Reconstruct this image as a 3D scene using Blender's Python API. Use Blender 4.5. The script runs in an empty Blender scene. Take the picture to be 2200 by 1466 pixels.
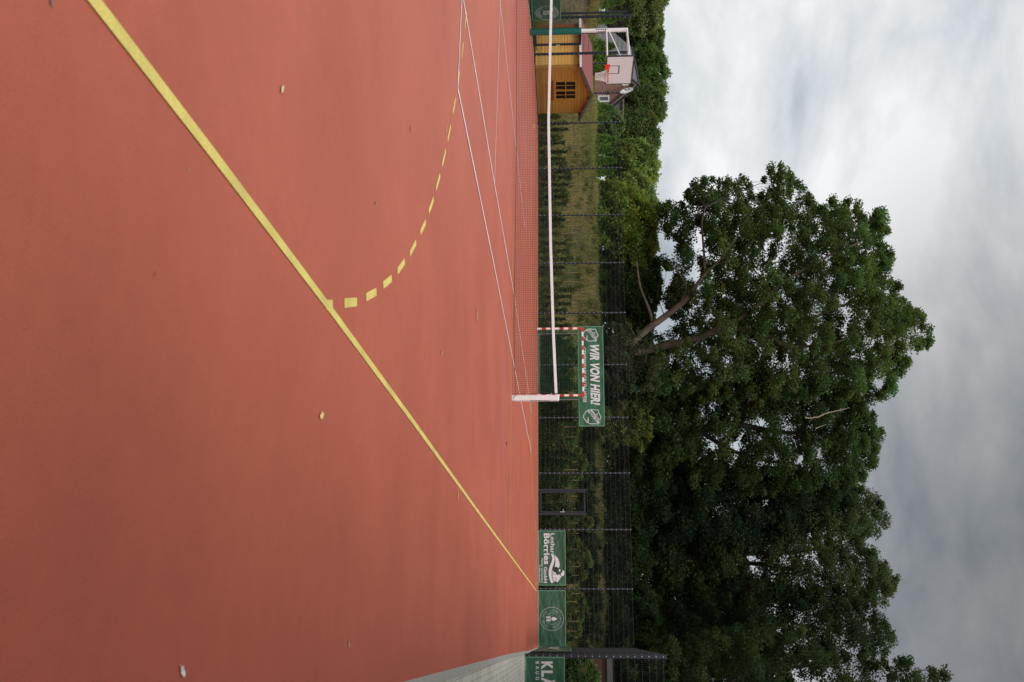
import bpy, math, random
import numpy as np
from mathutils import Vector, Matrix

R = math.radians
rng = np.random.default_rng(7)
random.seed(7)
scene = bpy.context.scene
COL = scene.collection

# ------------------------------------------------------------------ survey
# camera pose solved from the tennis court lines (metres, net centre = origin,
# X along the net, Y along the court, Z up)
FPX = 2139.0
CAM = np.array([11.609, -22.202, 1.2205])
YAW, PIT, ROL = -0.28606, -0.05319, 0.008642
Fw = np.array([math.sin(YAW)*math.cos(PIT), math.cos(YAW)*math.cos(PIT), math.sin(PIT)])
Rw = np.array([math.cos(YAW), -math.sin(YAW), 0.0])
Uw = np.cross(Rw, Fw)
Uim = math.sin(ROL)*Rw + math.cos(ROL)*Uw
Rim = math.cos(ROL)*Rw - math.sin(ROL)*Uw

def sight(x, y):
    return Fw*FPX + Uim*(x-1100.0) + Rim*(y-733.0)
def gnd(x, y, z=0.0):
    d = sight(x, y); return CAM + d*((z-CAM[2])/d[2])
def onY(x, y, Y):
    d = sight(x, y); return CAM + d*((Y-CAM[1])/d[1])
def onX(x, y, X):
    d = sight(x, y); return CAM + d*((X-CAM[0])/d[0])

# ------------------------------------------------------------------ materials
MATS = {}
def new_mat(name):
    m = bpy.data.materials.new(name); m.use_nodes = True
    nt = m.node_tree; nt.nodes.clear()
    out = nt.nodes.new('ShaderNodeOutputMaterial')
    b = nt.nodes.new('ShaderNodeBsdfPrincipled')
    nt.links.new(b.outputs[0], out.inputs[0])
    MATS[name] = m
    return m, nt, b, out
def nd(nt, typ, **kw):
    n = nt.nodes.new(typ)
    for k, v in kw.items():
        setattr(n, k, v)
    return n
def mat(name, col, rough=0.6, metal=0.0, var=0.15, scale=8.0, bump=0.0, bscale=40.0, spec=0.5, stretch=None):
    if name in MATS: return MATS[name]
    m, nt, b, out = new_mat(name)
    tc = nd(nt, 'ShaderNodeTexCoord')
    src = tc.outputs['Object']
    if stretch:
        mp = nd(nt, 'ShaderNodeMapping'); mp.inputs['Scale'].default_value = stretch
        nt.links.new(src, mp.inputs[0]); src = mp.outputs[0]
    n = nd(nt, 'ShaderNodeTexNoise'); n.inputs['Scale'].default_value = scale; n.inputs['Detail'].default_value = 6
    nt.links.new(src, n.inputs['Vector'])
    r = nd(nt, 'ShaderNodeValToRGB')
    c0 = [max(0, c*(1-var)) for c in col[:3]]+[1]; c1 = [min(1, c*(1+var)) for c in col[:3]]+[1]
    r.color_ramp.elements[0].position = 0.3; r.color_ramp.elements[1].position = 0.7
    r.color_ramp.elements[0].color = c0; r.color_ramp.elements[1].color = c1
    nt.links.new(n.outputs['Fac'], r.inputs[0]); nt.links.new(r.outputs[0], b.inputs['Base Color'])
    b.inputs['Roughness'].default_value = rough; b.inputs['Metallic'].default_value = metal
    b.inputs['Specular IOR Level'].default_value = spec
    if bump:
        n2 = nd(nt, 'ShaderNodeTexNoise'); n2.inputs['Scale'].default_value = bscale; n2.inputs['Detail'].default_value = 4
        nt.links.new(src, n2.inputs['Vector'])
        bp = nd(nt, 'ShaderNodeBump'); bp.inputs['Strength'].default_value = bump; bp.inputs['Distance'].default_value = 0.02
        nt.links.new(n2.outputs['Fac'], bp.inputs['Height']); nt.links.new(bp.outputs[0], b.inputs['Normal'])
    return m

def court_mat():
    m, nt, b, out = new_mat('red_rubber')
    tc = nd(nt, 'ShaderNodeTexCoord'); L = nt.links.new
    n1 = nd(nt, 'ShaderNodeTexNoise'); n1.inputs['Scale'].default_value = 0.55; n1.inputs['Detail'].default_value = 5; n1.inputs['Roughness'].default_value = 0.6
    n2 = nd(nt, 'ShaderNodeTexNoise'); n2.inputs['Scale'].default_value = 240; n2.inputs['Detail'].default_value = 3
    n3 = nd(nt, 'ShaderNodeTexNoise'); n3.inputs['Scale'].default_value = 7; n3.inputs['Detail'].default_value = 12; n3.inputs['Roughness'].default_value = .8
    for n in (n1, n2, n3): L(tc.outputs['Object'], n.inputs['Vector'])
    r1 = nd(nt, 'ShaderNodeValToRGB')
    r1.color_ramp.elements[0].position = .32; r1.color_ramp.elements[0].color = (.375, .080, .042, 1)
    r1.color_ramp.elements[1].position = .68; r1.color_ramp.elements[1].color = (.455, .103, .055, 1)
    L(n1.outputs['Fac'], r1.inputs[0])
    a = nd(nt, 'ShaderNodeMix', data_type='RGBA', blend_type='MULTIPLY'); a.inputs[0].default_value = 1
    r2 = nd(nt, 'ShaderNodeMapRange'); r2.inputs['From Min'].default_value = .3; r2.inputs['From Max'].default_value = .7; r2.inputs['To Min'].default_value = .68; r2.inputs['To Max'].default_value = 1.32
    L(n2.outputs['Fac'], r2.inputs['Value'])
    L(r1.outputs[0], a.inputs[6]); L(r2.outputs[0], a.inputs[7])
    c = nd(nt, 'ShaderNodeMix', data_type='RGBA', blend_type='MULTIPLY'); c.inputs[0].default_value = 1
    r3 = nd(nt, 'ShaderNodeMapRange'); r3.inputs['From Min'].default_value = .3; r3.inputs['From Max'].default_value = .7; r3.inputs['To Min'].default_value = .92; r3.inputs['To Max'].default_value = 1.08
    L(n3.outputs['Fac'], r3.inputs['Value'])
    L(a.outputs[2], c.inputs[6]); L(r3.outputs[0], c.inputs[7]); L(c.outputs[2], b.inputs['Base Color'])
    b.inputs['Roughness'].default_value = .62; b.inputs['Specular IOR Level'].default_value = .35
    bp = nd(nt, 'ShaderNodeBump'); bp.inputs['Strength'].default_value = .35; bp.inputs['Distance'].default_value = .004
    L(n2.outputs['Fac'], bp.inputs['Height']); L(bp.outputs[0], b.inputs['Normal'])
    return m

def paint_mat(name, col):
    m, nt, b, out = new_mat(name); L = nt.links.new
    tc = nd(nt, 'ShaderNodeTexCoord')
    n = nd(nt, 'ShaderNodeTexNoise'); n.inputs['Scale'].default_value = 160; n.inputs['Detail'].default_value = 3
    n2 = nd(nt, 'ShaderNodeTexNoise'); n2.inputs['Scale'].default_value = 3
    L(tc.outputs['Object'], n.inputs['Vector']); L(tc.outputs['Object'], n2.inputs['Vector'])
    ad = nd(nt, 'ShaderNodeMath', operation='MULTIPLY'); L(n.outputs['Fac'], ad.inputs[0]); L(n2.outputs['Fac'], ad.inputs[1])
    r = nd(nt, 'ShaderNodeValToRGB'); r.color_ramp.elements[0].position = .12; r.color_ramp.elements[1].position = .36
    r.color_ramp.elements[0].color = tuple(c*.66 for c in col)+(1,); r.color_ramp.elements[1].color = tuple(col)+(1,)
    L(ad.outputs[0], r.inputs[0]); L(r.outputs[0], b.inputs['Base Color'])
    b.inputs['Roughness'].default_value = .7
    return m

def foliage_mat(name='foliage', trans=.42):
    m, nt, b, out = new_mat(name); L = nt.links.new
    at = nd(nt, 'ShaderNodeAttribute'); at.attribute_name = 'Col'
    L(at.outputs['Color'], b.inputs['Base Color']); b.inputs['Roughness'].default_value = .75
    b.inputs['Specular IOR Level'].default_value = .15
    t = nd(nt, 'ShaderNodeBsdfTranslucent')
    mx = nd(nt, 'ShaderNodeMix', data_type='RGBA', blend_type='MULTIPLY'); mx.inputs[0].default_value = 1
    mx.inputs[7].default_value = (1.3, 1.5, .6, 1)
    L(at.outputs['Color'], mx.inputs[6]); L(mx.outputs[2], t.inputs[0])
    s = nd(nt, 'ShaderNodeMixShader'); s.inputs[0].default_value = trans
    L(b.outputs[0], s.inputs[1]); L(t.outputs[0], s.inputs[2]); L(s.outputs[0], out.inputs[0])
    return m

def banner_mat(name, col, crease=1.0):
    m, nt, b, out = new_mat(name); L = nt.links.new
    tc = nd(nt, 'ShaderNodeTexCoord')
    mp = nd(nt, 'ShaderNodeMapping'); mp.inputs['Scale'].default_value = (1.2, 1.2, 3.2); mp.inputs['Rotation'].default_value = (0, R(38), 0)
    L(tc.outputs['Object'], mp.inputs[0])
    n = nd(nt, 'ShaderNodeTexNoise'); n.inputs['Scale'].default_value = .9; n.inputs['Detail'].default_value = 2; n.inputs['Distortion'].default_value = .3
    L(mp.outputs[0], n.inputs['Vector'])
    r = nd(nt, 'ShaderNodeValToRGB'); r.color_ramp.elements[0].position = .3; r.color_ramp.elements[1].position = .75
    r.color_ramp.elements[0].color = tuple(c*.93 for c in col)+(1,); r.color_ramp.elements[1].color = tuple(c*1.1 for c in col)+(1,)
    L(n.outputs['Fac'], r.inputs[0]); L(r.outputs[0], b.inputs['Base Color'])
    b.inputs['Roughness'].default_value = .42
    bp = nd(nt, 'ShaderNodeBump'); bp.inputs['Strength'].default_value = .9*crease; bp.inputs['Distance'].default_value = .12
    L(n.outputs['Fac'], bp.inputs['Height']); L(bp.outputs[0], b.inputs['Normal'])
    return m

def wood_mat(name, c0, c1, board=0.145, rough=.6, vertical=False):
    m, nt, b, out = new_mat(name); L = nt.links.new
    tc = nd(nt, 'ShaderNodeTexCoord')
    sep = nd(nt, 'ShaderNodeSeparateXYZ'); L(tc.outputs['Object'], sep.inputs[0])
    q = nd(nt, 'ShaderNodeMath', operation='DIVIDE'); L(sep.outputs['Z'], q.inputs[0]); q.inputs[1].default_value = board
    fl = nd(nt, 'ShaderNodeMath', operation='FLOOR'); L(q.outputs[0], fl.inputs[0])
    fr = nd(nt, 'ShaderNodeMath', operation='FRACT'); L(q.outputs[0], fr.inputs[0])
    wn = nd(nt, 'ShaderNodeTexWhiteNoise', noise_dimensions='1D'); L(fl.outputs[0], wn.inputs['W'])
    mp = nd(nt, 'ShaderNodeMapping'); mp.inputs['Scale'].default_value = (1.5, 1.5, 22); L(tc.outputs['Object'], mp.inputs[0])
    n = nd(nt, 'ShaderNodeTexNoise'); n.inputs['Scale'].default_value = 2.2; n.inputs['Detail'].default_value = 6; L(mp.outputs[0], n.inputs['Vector'])
    av = nd(nt, 'ShaderNodeMath', operation='MULTIPLY_ADD'); L(wn.outputs['Value'], av.inputs[0]); av.inputs[1].default_value = .45; L(n.outputs['Fac'], av.inputs[2])
    r = nd(nt, 'ShaderNodeValToRGB'); r.color_ramp.elements[0].position = .38; r.color_ramp.elements[1].position = 1.0
    r.color_ramp.elements[0].color = tuple(c0)+(1,); r.color_ramp.elements[1].color = tuple(c1)+(1,)
    L(av.outputs[0], r.inputs[0])
    gt = nd(nt, 'ShaderNodeMath', operation='LESS_THAN'); L(fr.outputs[0], gt.inputs[0]); gt.inputs[1].default_value = .09
    mx = nd(nt, 'ShaderNodeMix', data_type='RGBA', blend_type='MULTIPLY'); L(gt.outputs[0], mx.inputs[0]); L(r.outputs[0], mx.inputs[6]); mx.inputs[7].default_value = (.45, .4, .35, 1)
    # knots
    v = nd(nt, 'ShaderNodeTexVoronoi'); v.inputs['Scale'].default_value = 2.6; L(tc.outputs['Object'], v.inputs['Vector'])
    k = nd(nt, 'ShaderNodeMath', operation='LESS_THAN'); L(v.outputs['Distance'], k.inputs[0]); k.inputs[1].default_value = .09
    mk = nd(nt, 'ShaderNodeMix', data_type='RGBA', blend_type='MULTIPLY'); L(k.outputs[0], mk.inputs[0]); L(mx.outputs[2], mk.inputs[6]); mk.inputs[7].default_value = (.6, .5, .4, 1)
    L(mk.outputs[2], b.inputs['Base Color']); b.inputs['Roughness'].default_value = rough
    return m

def brick_mat(name, c1, c2, mortar, sc=1.0, axis='YZ'):
    m, nt, b, out = new_mat(name); L = nt.links.new
    tc = nd(nt, 'ShaderNodeTexCoord'); sep = nd(nt, 'ShaderNodeSeparateXYZ'); cmb = nd(nt, 'ShaderNodeCombineXYZ')
    L(tc.outputs['Object'], sep.inputs[0])
    ad = nd(nt, 'ShaderNodeMath', operation='ADD'); L(sep.outputs['X'], ad.inputs[0]); L(sep.outputs['Y'], ad.inputs[1])
    L(ad.outputs[0], cmb.inputs[0]); L(sep.outputs['Z'], cmb.inputs[1])
    t = nd(nt, 'ShaderNodeTexBrick'); t.inputs['Scale'].default_value = sc
    t.inputs['Brick Width'].default_value = .25; t.inputs['Row Height'].default_value = .075; t.inputs['Mortar Size'].default_value = .012
    t.inputs['Color1'].default_value = c1+(1,); t.inputs['Color2'].default_value = c2+(1,); t.inputs['Mortar'].default_value = mortar+(1,)
    L(cmb.outputs[0], t.inputs['Vector'])
    n = nd(nt, 'ShaderNodeTexNoise'); n.inputs['Scale'].default_value = 5; n.inputs['Detail'].default_value = 5; L(tc.outputs['Object'], n.inputs['Vector'])
    mr = nd(nt, 'ShaderNodeMapRange'); mr.inputs['To Min'].default_value = .55; mr.inputs['To Max'].default_value = 1.4; L(n.outputs['Fac'], mr.inputs['Value'])
    mx = nd(nt, 'ShaderNodeMix', data_type='RGBA', blend_type='MULTIPLY'); mx.inputs[0].default_value = 1
    L(t.outputs['Color'], mx.inputs[6]); L(mr.outputs[0], mx.inputs[7]); L(mx.outputs[2], b.inputs['Base Color'])
    b.inputs['Roughness'].default_value = .85
    return m

def paver_mat():
    m, nt, b, out = new_mat('grey_pavers'); L = nt.links.new
    tc = nd(nt, 'ShaderNodeTexCoord'); mp = nd(nt, 'ShaderNodeMapping'); mp.inputs['Rotation'].default_value = (0, 0, R(90)); L(tc.outputs['Object'], mp.inputs[0])
    t = nd(nt, 'ShaderNodeTexBrick'); t.inputs['Scale'].default_value = 1
    t.inputs['Brick Width'].default_value = .2; t.inputs['Row Height'].default_value = .1; t.inputs['Mortar Size'].default_value = .005; t.offset = .5
    t.inputs['Color1'].default_value = (.46, .425, .35, 1); t.inputs['Color2'].default_value = (.53, .49, .41, 1); t.inputs['Mortar'].default_value = (.26, .24, .20, 1)
    L(mp.outputs[0], t.inputs['Vector'])
    n = nd(nt, 'ShaderNodeTexNoise'); n.inputs['Scale'].default_value = 3; n.inputs['Detail'].default_value = 8; L(tc.outputs['Object'], n.inputs['Vector'])
    mr = nd(nt, 'ShaderNodeMapRange'); mr.inputs['From Min'].default_value = .3; mr.inputs['From Max'].default_value = .7; mr.inputs['To Min'].default_value = .8; mr.inputs['To Max'].default_value = 1.15; L(n.outputs['Fac'], mr.inputs['Value'])
    mx = nd(nt, 'ShaderNodeMix', data_type='RGBA', blend_type='MULTIPLY'); mx.inputs[0].default_value = 1
    L(t.outputs['Color'], mx.inputs[6]); L(mr.outputs[0], mx.inputs[7]); L(mx.outputs[2], b.inputs['Base Color'])
    b.inputs['Roughness'].default_value = .85
    return m

def terrain_mat():
    m, nt, b, out = new_mat('dry_ground'); L = nt.links.new
    tc = nd(nt, 'ShaderNodeTexCoord')
    n = nd(nt, 'ShaderNodeTexNoise'); n.inputs['Scale'].default_value = .8; n.inputs['Detail'].default_value = 8; L(tc.outputs['Object'], n.inputs['Vector'])
    r = nd(nt, 'ShaderNodeValToRGB'); e = r.color_ramp.elements
    e[0].position = .35; e[0].color = (.055, .055, .022, 1); e[1].position = .7; e[1].color = (.16, .115, .062, 1)
    L(n.outputs['Fac'], r.inputs[0])
    n2 = nd(nt, 'ShaderNodeTexNoise'); n2.inputs['Scale'].default_value = 14; n2.inputs['Detail'].default_value = 6; L(tc.outputs['Object'], n2.inputs['Vector'])
    mr = nd(nt, 'ShaderNodeMapRange'); mr.inputs['From Min'].default_value = .3; mr.inputs['From Max'].default_value = .7; mr.inputs['To Min'].default_value = .5; mr.inputs['To Max'].default_value = 1.5; L(n2.outputs['Fac'], mr.inputs['Value'])
    mx = nd(nt, 'ShaderNodeMix', data_type='RGBA', blend_type='MULTIPLY'); mx.inputs[0].default_value = 1
    L(r.outputs[0], mx.inputs[6]); L(mr.outputs[0], mx.inputs[7]); L(mx.outputs[2], b.inputs['Base Color'])
    b.inputs['Roughness'].default_value = .95
    bp = nd(nt, 'ShaderNodeBump'); bp.inputs['Strength'].default_value = .8; bp.inputs['Distance'].default_value = .08
    L(n2.outputs['Fac'], bp.inputs['Height']); L(bp.outputs[0], b.inputs['Normal'])
    return m

RED = court_mat()
YEL = paint_mat('yellow_paint', (.76, .62, .15))
WHT = paint_mat('white_paint', (.80, .76, .74))
LAV = paint_mat('lavender_paint', (.40, .28, .36))
GRN_FOL = foliage_mat()
BARK = mat('bark', (.105, .080, .058), .9, var=.45, scale=3, bump=.8, bscale=14, stretch=(1, 1, .25))
BARKD = mat('dark_bark', (.05, .042, .032), .9, var=.4, scale=4)
FENCE = mat('anthracite_steel', (.022, .027, .038), .42, var=.1)
WIRE = mat('fence_wire', (.028, .038, .042), .4, var=.1)
WIREF = mat('fence_wire_fine', (.016, .02, .022), .5, var=.1)
CLIP = mat('zinc_clip', (.55, .56, .57), .35, metal=.3)
BAN = banner_mat('banner_green', (.032, .135, .070), 1.1)
BAN2 = banner_mat('banner_green_dull', (.034, .112, .064), 1.1)
HEM = mat('banner_hem', (.11, .30, .18), .5, var=.15, scale=5)
PRINT = mat('white_print', (.74, .75, .76), .5, var=.05)
PRINTG = mat('grey_print', (.36, .42, .38), .5, var=.05)
INK = mat('dark_print', (.03, .045, .04), .5)
WHITE = mat('white_metal', (.86, .87, .87), .35, var=.06)
REDP = mat('red_metal', (.62, .035, .02), .4, var=.1)
CORD = mat('black_cord', (.010, .010, .012), .8)
GCORD = mat('green_cord', (.06, .22, .12), .8, var=.2)
GALV = mat('galvanised_pipe', (.38, .40, .41), .4, metal=.5)
PAD = mat('green_vinyl_pad', (.003, .115, .088), .35, var=.12, bump=.15, bscale=9)
KERB = mat('concrete_kerb', (.34, .32, .28), .9, var=.2, scale=14, bump=.4, bscale=80)

# ------------------------------------------------------------------ object helpers
def tag(o, label=None, cat=None, group=None, kind=None):
    if label: o['label'] = label
    if cat: o['category'] = cat
    if group: o['group'] = group
    if kind: o['kind'] = kind
    return o
def empty(name, loc=(0, 0, 0), label=None, cat=None, group=None):
    o = bpy.data.objects.new(name, None); COL.objects.link(o)
    o.location = Vector([float(c) for c in loc]); o.empty_display_size = .2
    return tag(o, label, cat, group)

class MB:
    def __init__(s): s.v = []; s.f = []; s.mi = []; s.mats = []; s.cm = 0
    def use(s, m):
        if m not in s.mats: s.mats.append(m)
        s.cm = s.mats.index(m); return s
    def add(s, vs, fs):
        b = len(s.v); s.v += [tuple(float(c) for c in v) for v in vs]
        for f in fs: s.f.append(tuple(i+b for i in f)); s.mi.append(s.cm)
    def box(s, x0, x1, y0, y1, z0, z1):
        v = [(x, y, z) for z in (z0, z1) for y in (y0, y1) for x in (x0, x1)]
        s.add(v, [(0, 2, 3, 1), (4, 5, 7, 6), (0, 1, 5, 4), (2, 6, 7, 3), (0, 4, 6, 2), (1, 3, 7, 5)])
    def bevbox(s, x0, x1, y0, y1, z0, z1, b=.01):
        # box with chamfered vertical edges and top edge
        p = [(x0+b, y0), (x1-b, y0), (x1, y0+b), (x1, y1-b), (x1-b, y1), (x0+b, y1), (x0, y1-b), (x0, y0+b)]
        q = [(min(max(x, x0+b), x1-b), min(max(y, y0+b), y1-b)) for x, y in p]
        v = [(x, y, z0) for x, y in p]+[(x, y, z1-b) for x, y in p]+[(x, y, z1) for x, y in q]
        f = [tuple(range(7, -1, -1)), tuple(range(16, 24))]
        for k in range(8):
            n = (k+1) % 8; f.append((k, n, 8+n, 8+k)); f.append((8+k, 8+n, 16+n, 16+k))
        s.add(v, f)
    def tube(s, pts, rad, n=6, cap=True):
        pts = [Vector([float(c) for c in p]) for p in pts]
        if not hasattr(rad, '__len__'): rad = [rad]*len(pts)
        vs = []; fs = []
        ref = None
        for i, p in enumerate(pts):
            d = (pts[min(i+1, len(pts)-1)]-pts[max(i-1, 0)])
            if d.length < 1e-9: d = Vector((0, 0, 1))
            d.normalize()
            if ref is None or abs(ref.dot(d)) > .95:
                ref = Vector((0, 0, 1)) if abs(d.z) < .9 else Vector((1, 0, 0))
            a = d.cross(ref).normalized(); b2 = d.cross(a).normalized(); ref = b2.cross(d) if False else ref
            for k in range(n):
                t = 2*math.pi*k/n
                vs.append(p+(a*math.cos(t)+b2*math.sin(t))*rad[i])
        for i in range(len(pts)-1):
            for k in range(n):
                k2 = (k+1) % n
                fs.append((i*n+k, i*n+k2, (i+1)*n+k2, (i+1)*n+k))
        if cap:
            fs.append(tuple(range(n-1, -1, -1))); fs.append(tuple((len(pts)-1)*n+k for k in range(n)))
        s.add(vs, fs)
    def quad(s, a, b, c, d): s.add([a, b, c, d], [(0, 1, 2, 3)])
    def poly(s, pts): s.add(pts, [tuple(range(len(pts)))])
    def build(s, name, m=None, parent=None, smooth=False, loc=None):
        me = bpy.data.meshes.new(name)
        org = Vector((0, 0, 0))
        if parent is not None: org = abs_loc(parent)
        elif loc is not None: org = Vector([float(c) for c in loc])
        me.from_pydata([(v[0]-org.x, v[1]-org.y, v[2]-org.z) for v in s.v], [], s.f)
        ms = s.mats or [m]
        for q in ms: me.materials.append(q)
        if s.mats: me.polygons.foreach_set('material_index', s.mi)
        if smooth: me.polygons.foreach_set('use_smooth', [True]*len(s.f))
        me.validate(); me.update()
        o = bpy.data.objects.new(name, me); COL.objects.link(o)
        if parent is not None: o.parent = parent
        elif loc is not None: o.location = org
        return o
def abs_loc(o):
    l = Vector(o.location)
    while o.parent: o = o.parent; l += o.location
    return l

# ------------------------------------------------------------------ world and light
def build_world():
    w = bpy.data.worlds.new('World'); scene.world = w; w.use_nodes = True
    nt = w.node_tree; nt.nodes.clear(); L = nt.links.new
    out = nd(nt, 'ShaderNodeOutputWorld')
    sky = nd(nt, 'ShaderNodeTexSky', sky_type='NISHITA'); sky.sun_disc = False
    sky.sun_elevation = R(50); sky.sun_rotation = R(158)
    bg1 = nd(nt, 'ShaderNodeBackground'); bg1.inputs[1].default_value = .1; L(sky.outputs[0], bg1.inputs[0])
    tc = nd(nt, 'ShaderNodeTexCoord'); sep = nd(nt, 'ShaderNodeSeparateXYZ'); L(tc.outputs['Generated'], sep.inputs[0])
    zz = nd(nt, 'ShaderNodeMath', operation='MAXIMUM'); L(sep.outputs['Z'], zz.inputs[0]); zz.inputs[1].default_value = 0
    za = nd(nt, 'ShaderNodeMath', operation='ADD'); L(zz.outputs[0], za.inputs[0]); za.inputs[1].default_value = .22
    dx = nd(nt, 'ShaderNodeMath', operation='DIVIDE'); L(sep.outputs['X'], dx.inputs[0]); L(za.outputs[0], dx.inputs[1])
    dy = nd(nt, 'ShaderNodeMath', operation='DIVIDE'); L(sep.outputs['Y'], dy.inputs[0]); L(za.outputs[0], dy.inputs[1])
    cm = nd(nt, 'ShaderNodeCombineXYZ'); L(dx.outputs[0], cm.inputs[0]); L(dy.outputs[0], cm.inputs[1])
    mp = nd(nt, 'ShaderNodeMapping'); mp.inputs['Rotation'].default_value = (0, 0, R(-16)); mp.inputs['Scale'].default_value = (1.0, 1.0, 2.1); mp.inputs['Location'].default_value = (3.1, 1.7, 0)
    L(tc.outputs['Generated'], mp.inputs[0])
    n1 = nd(nt, 'ShaderNodeTexNoise'); n1.inputs['Scale'].default_value = 3.6; n1.inputs['Detail'].default_value = 8; n1.inputs['Roughness'].default_value = .54; n1.inputs['Distortion'].default_value = .2
    L(mp.outputs[0], n1.inputs['Vector'])
    n2 = nd(nt, 'ShaderNodeTexNoise'); n2.inputs['Scale'].default_value = 1.3; n2.inputs['Detail'].default_value = 2
    L(mp.outputs[0], n2.inputs['Vector'])
    av = nd(nt, 'ShaderNodeMath', operation='MULTIPLY_ADD'); L(n1.outputs['Fac'], av.inputs[0]); av.inputs[1].default_value = .65
    h2 = nd(nt, 'ShaderNodeMath', operation='MULTIPLY'); L(n2.outputs['Fac'], h2.inputs[0]); h2.inputs[1].default_value = .35
    L(h2.outputs[0], av.inputs[2])
    r = nd(nt, 'ShaderNodeValToRGB'); e = r.color_ramp.elements
    e[0].position = .405; e[0].color = (.42, .465, .51, 1)
    e[1].position = .57; e[1].color = (.97, .97, .97, 1)
    k = r.color_ramp.elements.new(.48); k.color = (.69, .73, .76, 1)
    L(av.outputs[0], r.inputs[0])
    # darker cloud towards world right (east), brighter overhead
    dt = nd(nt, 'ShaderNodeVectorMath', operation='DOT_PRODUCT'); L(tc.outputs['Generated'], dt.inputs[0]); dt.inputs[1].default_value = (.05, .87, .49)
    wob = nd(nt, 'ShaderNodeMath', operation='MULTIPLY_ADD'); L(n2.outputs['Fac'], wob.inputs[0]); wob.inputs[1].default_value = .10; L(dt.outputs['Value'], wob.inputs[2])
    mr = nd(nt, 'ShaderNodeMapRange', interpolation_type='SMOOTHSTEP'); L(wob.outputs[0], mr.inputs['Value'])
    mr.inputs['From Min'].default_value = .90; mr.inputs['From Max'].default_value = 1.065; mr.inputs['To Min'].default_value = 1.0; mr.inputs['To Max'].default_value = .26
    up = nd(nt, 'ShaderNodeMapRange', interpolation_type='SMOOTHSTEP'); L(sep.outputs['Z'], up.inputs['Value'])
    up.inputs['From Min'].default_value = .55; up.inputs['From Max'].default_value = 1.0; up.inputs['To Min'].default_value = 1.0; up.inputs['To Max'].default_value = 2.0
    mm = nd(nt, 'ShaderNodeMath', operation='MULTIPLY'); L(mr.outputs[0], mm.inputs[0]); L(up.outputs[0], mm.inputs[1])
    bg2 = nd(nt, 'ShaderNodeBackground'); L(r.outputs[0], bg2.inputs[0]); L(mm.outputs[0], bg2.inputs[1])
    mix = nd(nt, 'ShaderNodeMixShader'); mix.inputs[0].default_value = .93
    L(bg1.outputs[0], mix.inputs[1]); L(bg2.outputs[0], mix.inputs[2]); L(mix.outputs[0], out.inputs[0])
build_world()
sd = bpy.data.lights.new('sun', 'SUN'); sd.energy = 1.45; sd.angle = R(24); sd.color = (1, .97, .92)
so = bpy.data.objects.new('sun', sd); COL.objects.link(so)
sv = Vector((math.sin(R(158))*math.cos(R(50)), math.cos(R(158))*math.cos(R(50)), math.sin(R(50))))
so.rotation_euler = sv.to_track_quat('Z', 'Y').to_euler(); so.location = (0, 0, 30)

cd = bpy.data.cameras.new('camera'); cam = bpy.data.objects.new('camera', cd); COL.objects.link(cam)
M = Matrix((( Uim[0], -Rim[0], -Fw[0], CAM[0]), (Uim[1], -Rim[1], -Fw[1], CAM[1]), (Uim[2], -Rim[2], -Fw[2], CAM[2]), (0, 0, 0, 1)))
cam.matrix_world = M
cd.sensor_fit = 'HORIZONTAL'; cd.sensor_width = 36; cd.lens = 35.0; cd.clip_start = .05; cd.clip_end = 3000
cd.dof.use_dof = True; cd.dof.focus_distance = 30; cd.dof.aperture_fstop = 4.5
scene.camera = cam
scene.view_settings.view_transform = 'Standard'; scene.view_settings.look = 'None'; scene.view_settings.exposure = 0

# ------------------------------------------------------------------ terrain
def sstep(t): t = np.clip(t, 0, 1); return t*t*(3-2*t)
def height(X, Y):
    X = np.asarray(X, float); Y = np.asarray(Y, float)
    left = np.where((Y > 14.8) & (Y < 21.0), -16.6, -13.1)
    dl = np.maximum(left-X, 0); dn = np.maximum(Y-21.3, 0)
    dr = np.where(Y > 7.9, np.maximum(X-13.2, 0), 0.0)*np.clip((Y-7.9)/3, 0, 1)
    d = np.sqrt(dl**2+dn**2+dr**2)
    h = 2.85*sstep(d/6.6)**.85
    lump = .12*np.sin(X*1.3+Y*.7)*np.sin(Y*1.1-X*.4)+.06*np.sin(X*3.1)*np.sin(Y*2.7)
    return -0.05+h+lump*np.clip(d/1.5, 0, 1)
def axis(fine0, fine1, st, lo, hi):
    a = list(np.arange(fine0, fine1+1e-6, st)); x = fine1; s = st
    while x < hi: s *= 1.5; x += s; a.append(min(x, hi))
    x = fine0; s = st
    while x > lo: s *= 1.5; x -= s; a.insert(0, max(x, lo))
    return np.array(sorted(set(a)))
xs = axis(-40, 26, .4, -900, 900); ys = axis(6, 40, .4, -600, 1200)
XX, YY = np.meshgrid(xs, ys); ZZ = height(XX, YY)
b = MB(); nx = len(xs)
b.v = list(zip(XX.ravel(), YY.ravel(), ZZ.ravel()))
b.f = [(j*nx+i, j*nx+i+1, (j+1)*nx+i+1, (j+1)*nx+i) for j in range(len(ys)-1) for i in range(nx-1)]
o = b.build('ground', terrain_mat(), smooth=True); tag(o, 'rough earth and dry grass ground rising into a bank behind the court', 'ground', kind='structure')

# court slab
edge_l = [(-7.5, -30), (-8.2, 0), (-9.2, 7.0), (-10.9, 11.0), (-11.95, 15.4), (-11.7, 20.3)]
edge_l = [(-11.6, -30), (-11.0, 2.0)] + [(-9.9, 8.4), (-10.9, 10.9), (-11.8, 14.6), (-11.75, 20.35)]
FY = 20.6
rgt = [(11.96, -30), (11.96, -14), (12.02, 0), (12.12, 10), (12.15, FY-.16)]
pts = edge_l + [(-11.0, FY-.16)] + rgt[::-1]
b = MB(); b.poly([(x, y, 0) for x, y in pts]); 
b.add([], [])
o = b.build('court_surface', RED); tag(o, 'red rubber all-weather sports court surface', 'court', kind='structure')

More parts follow.
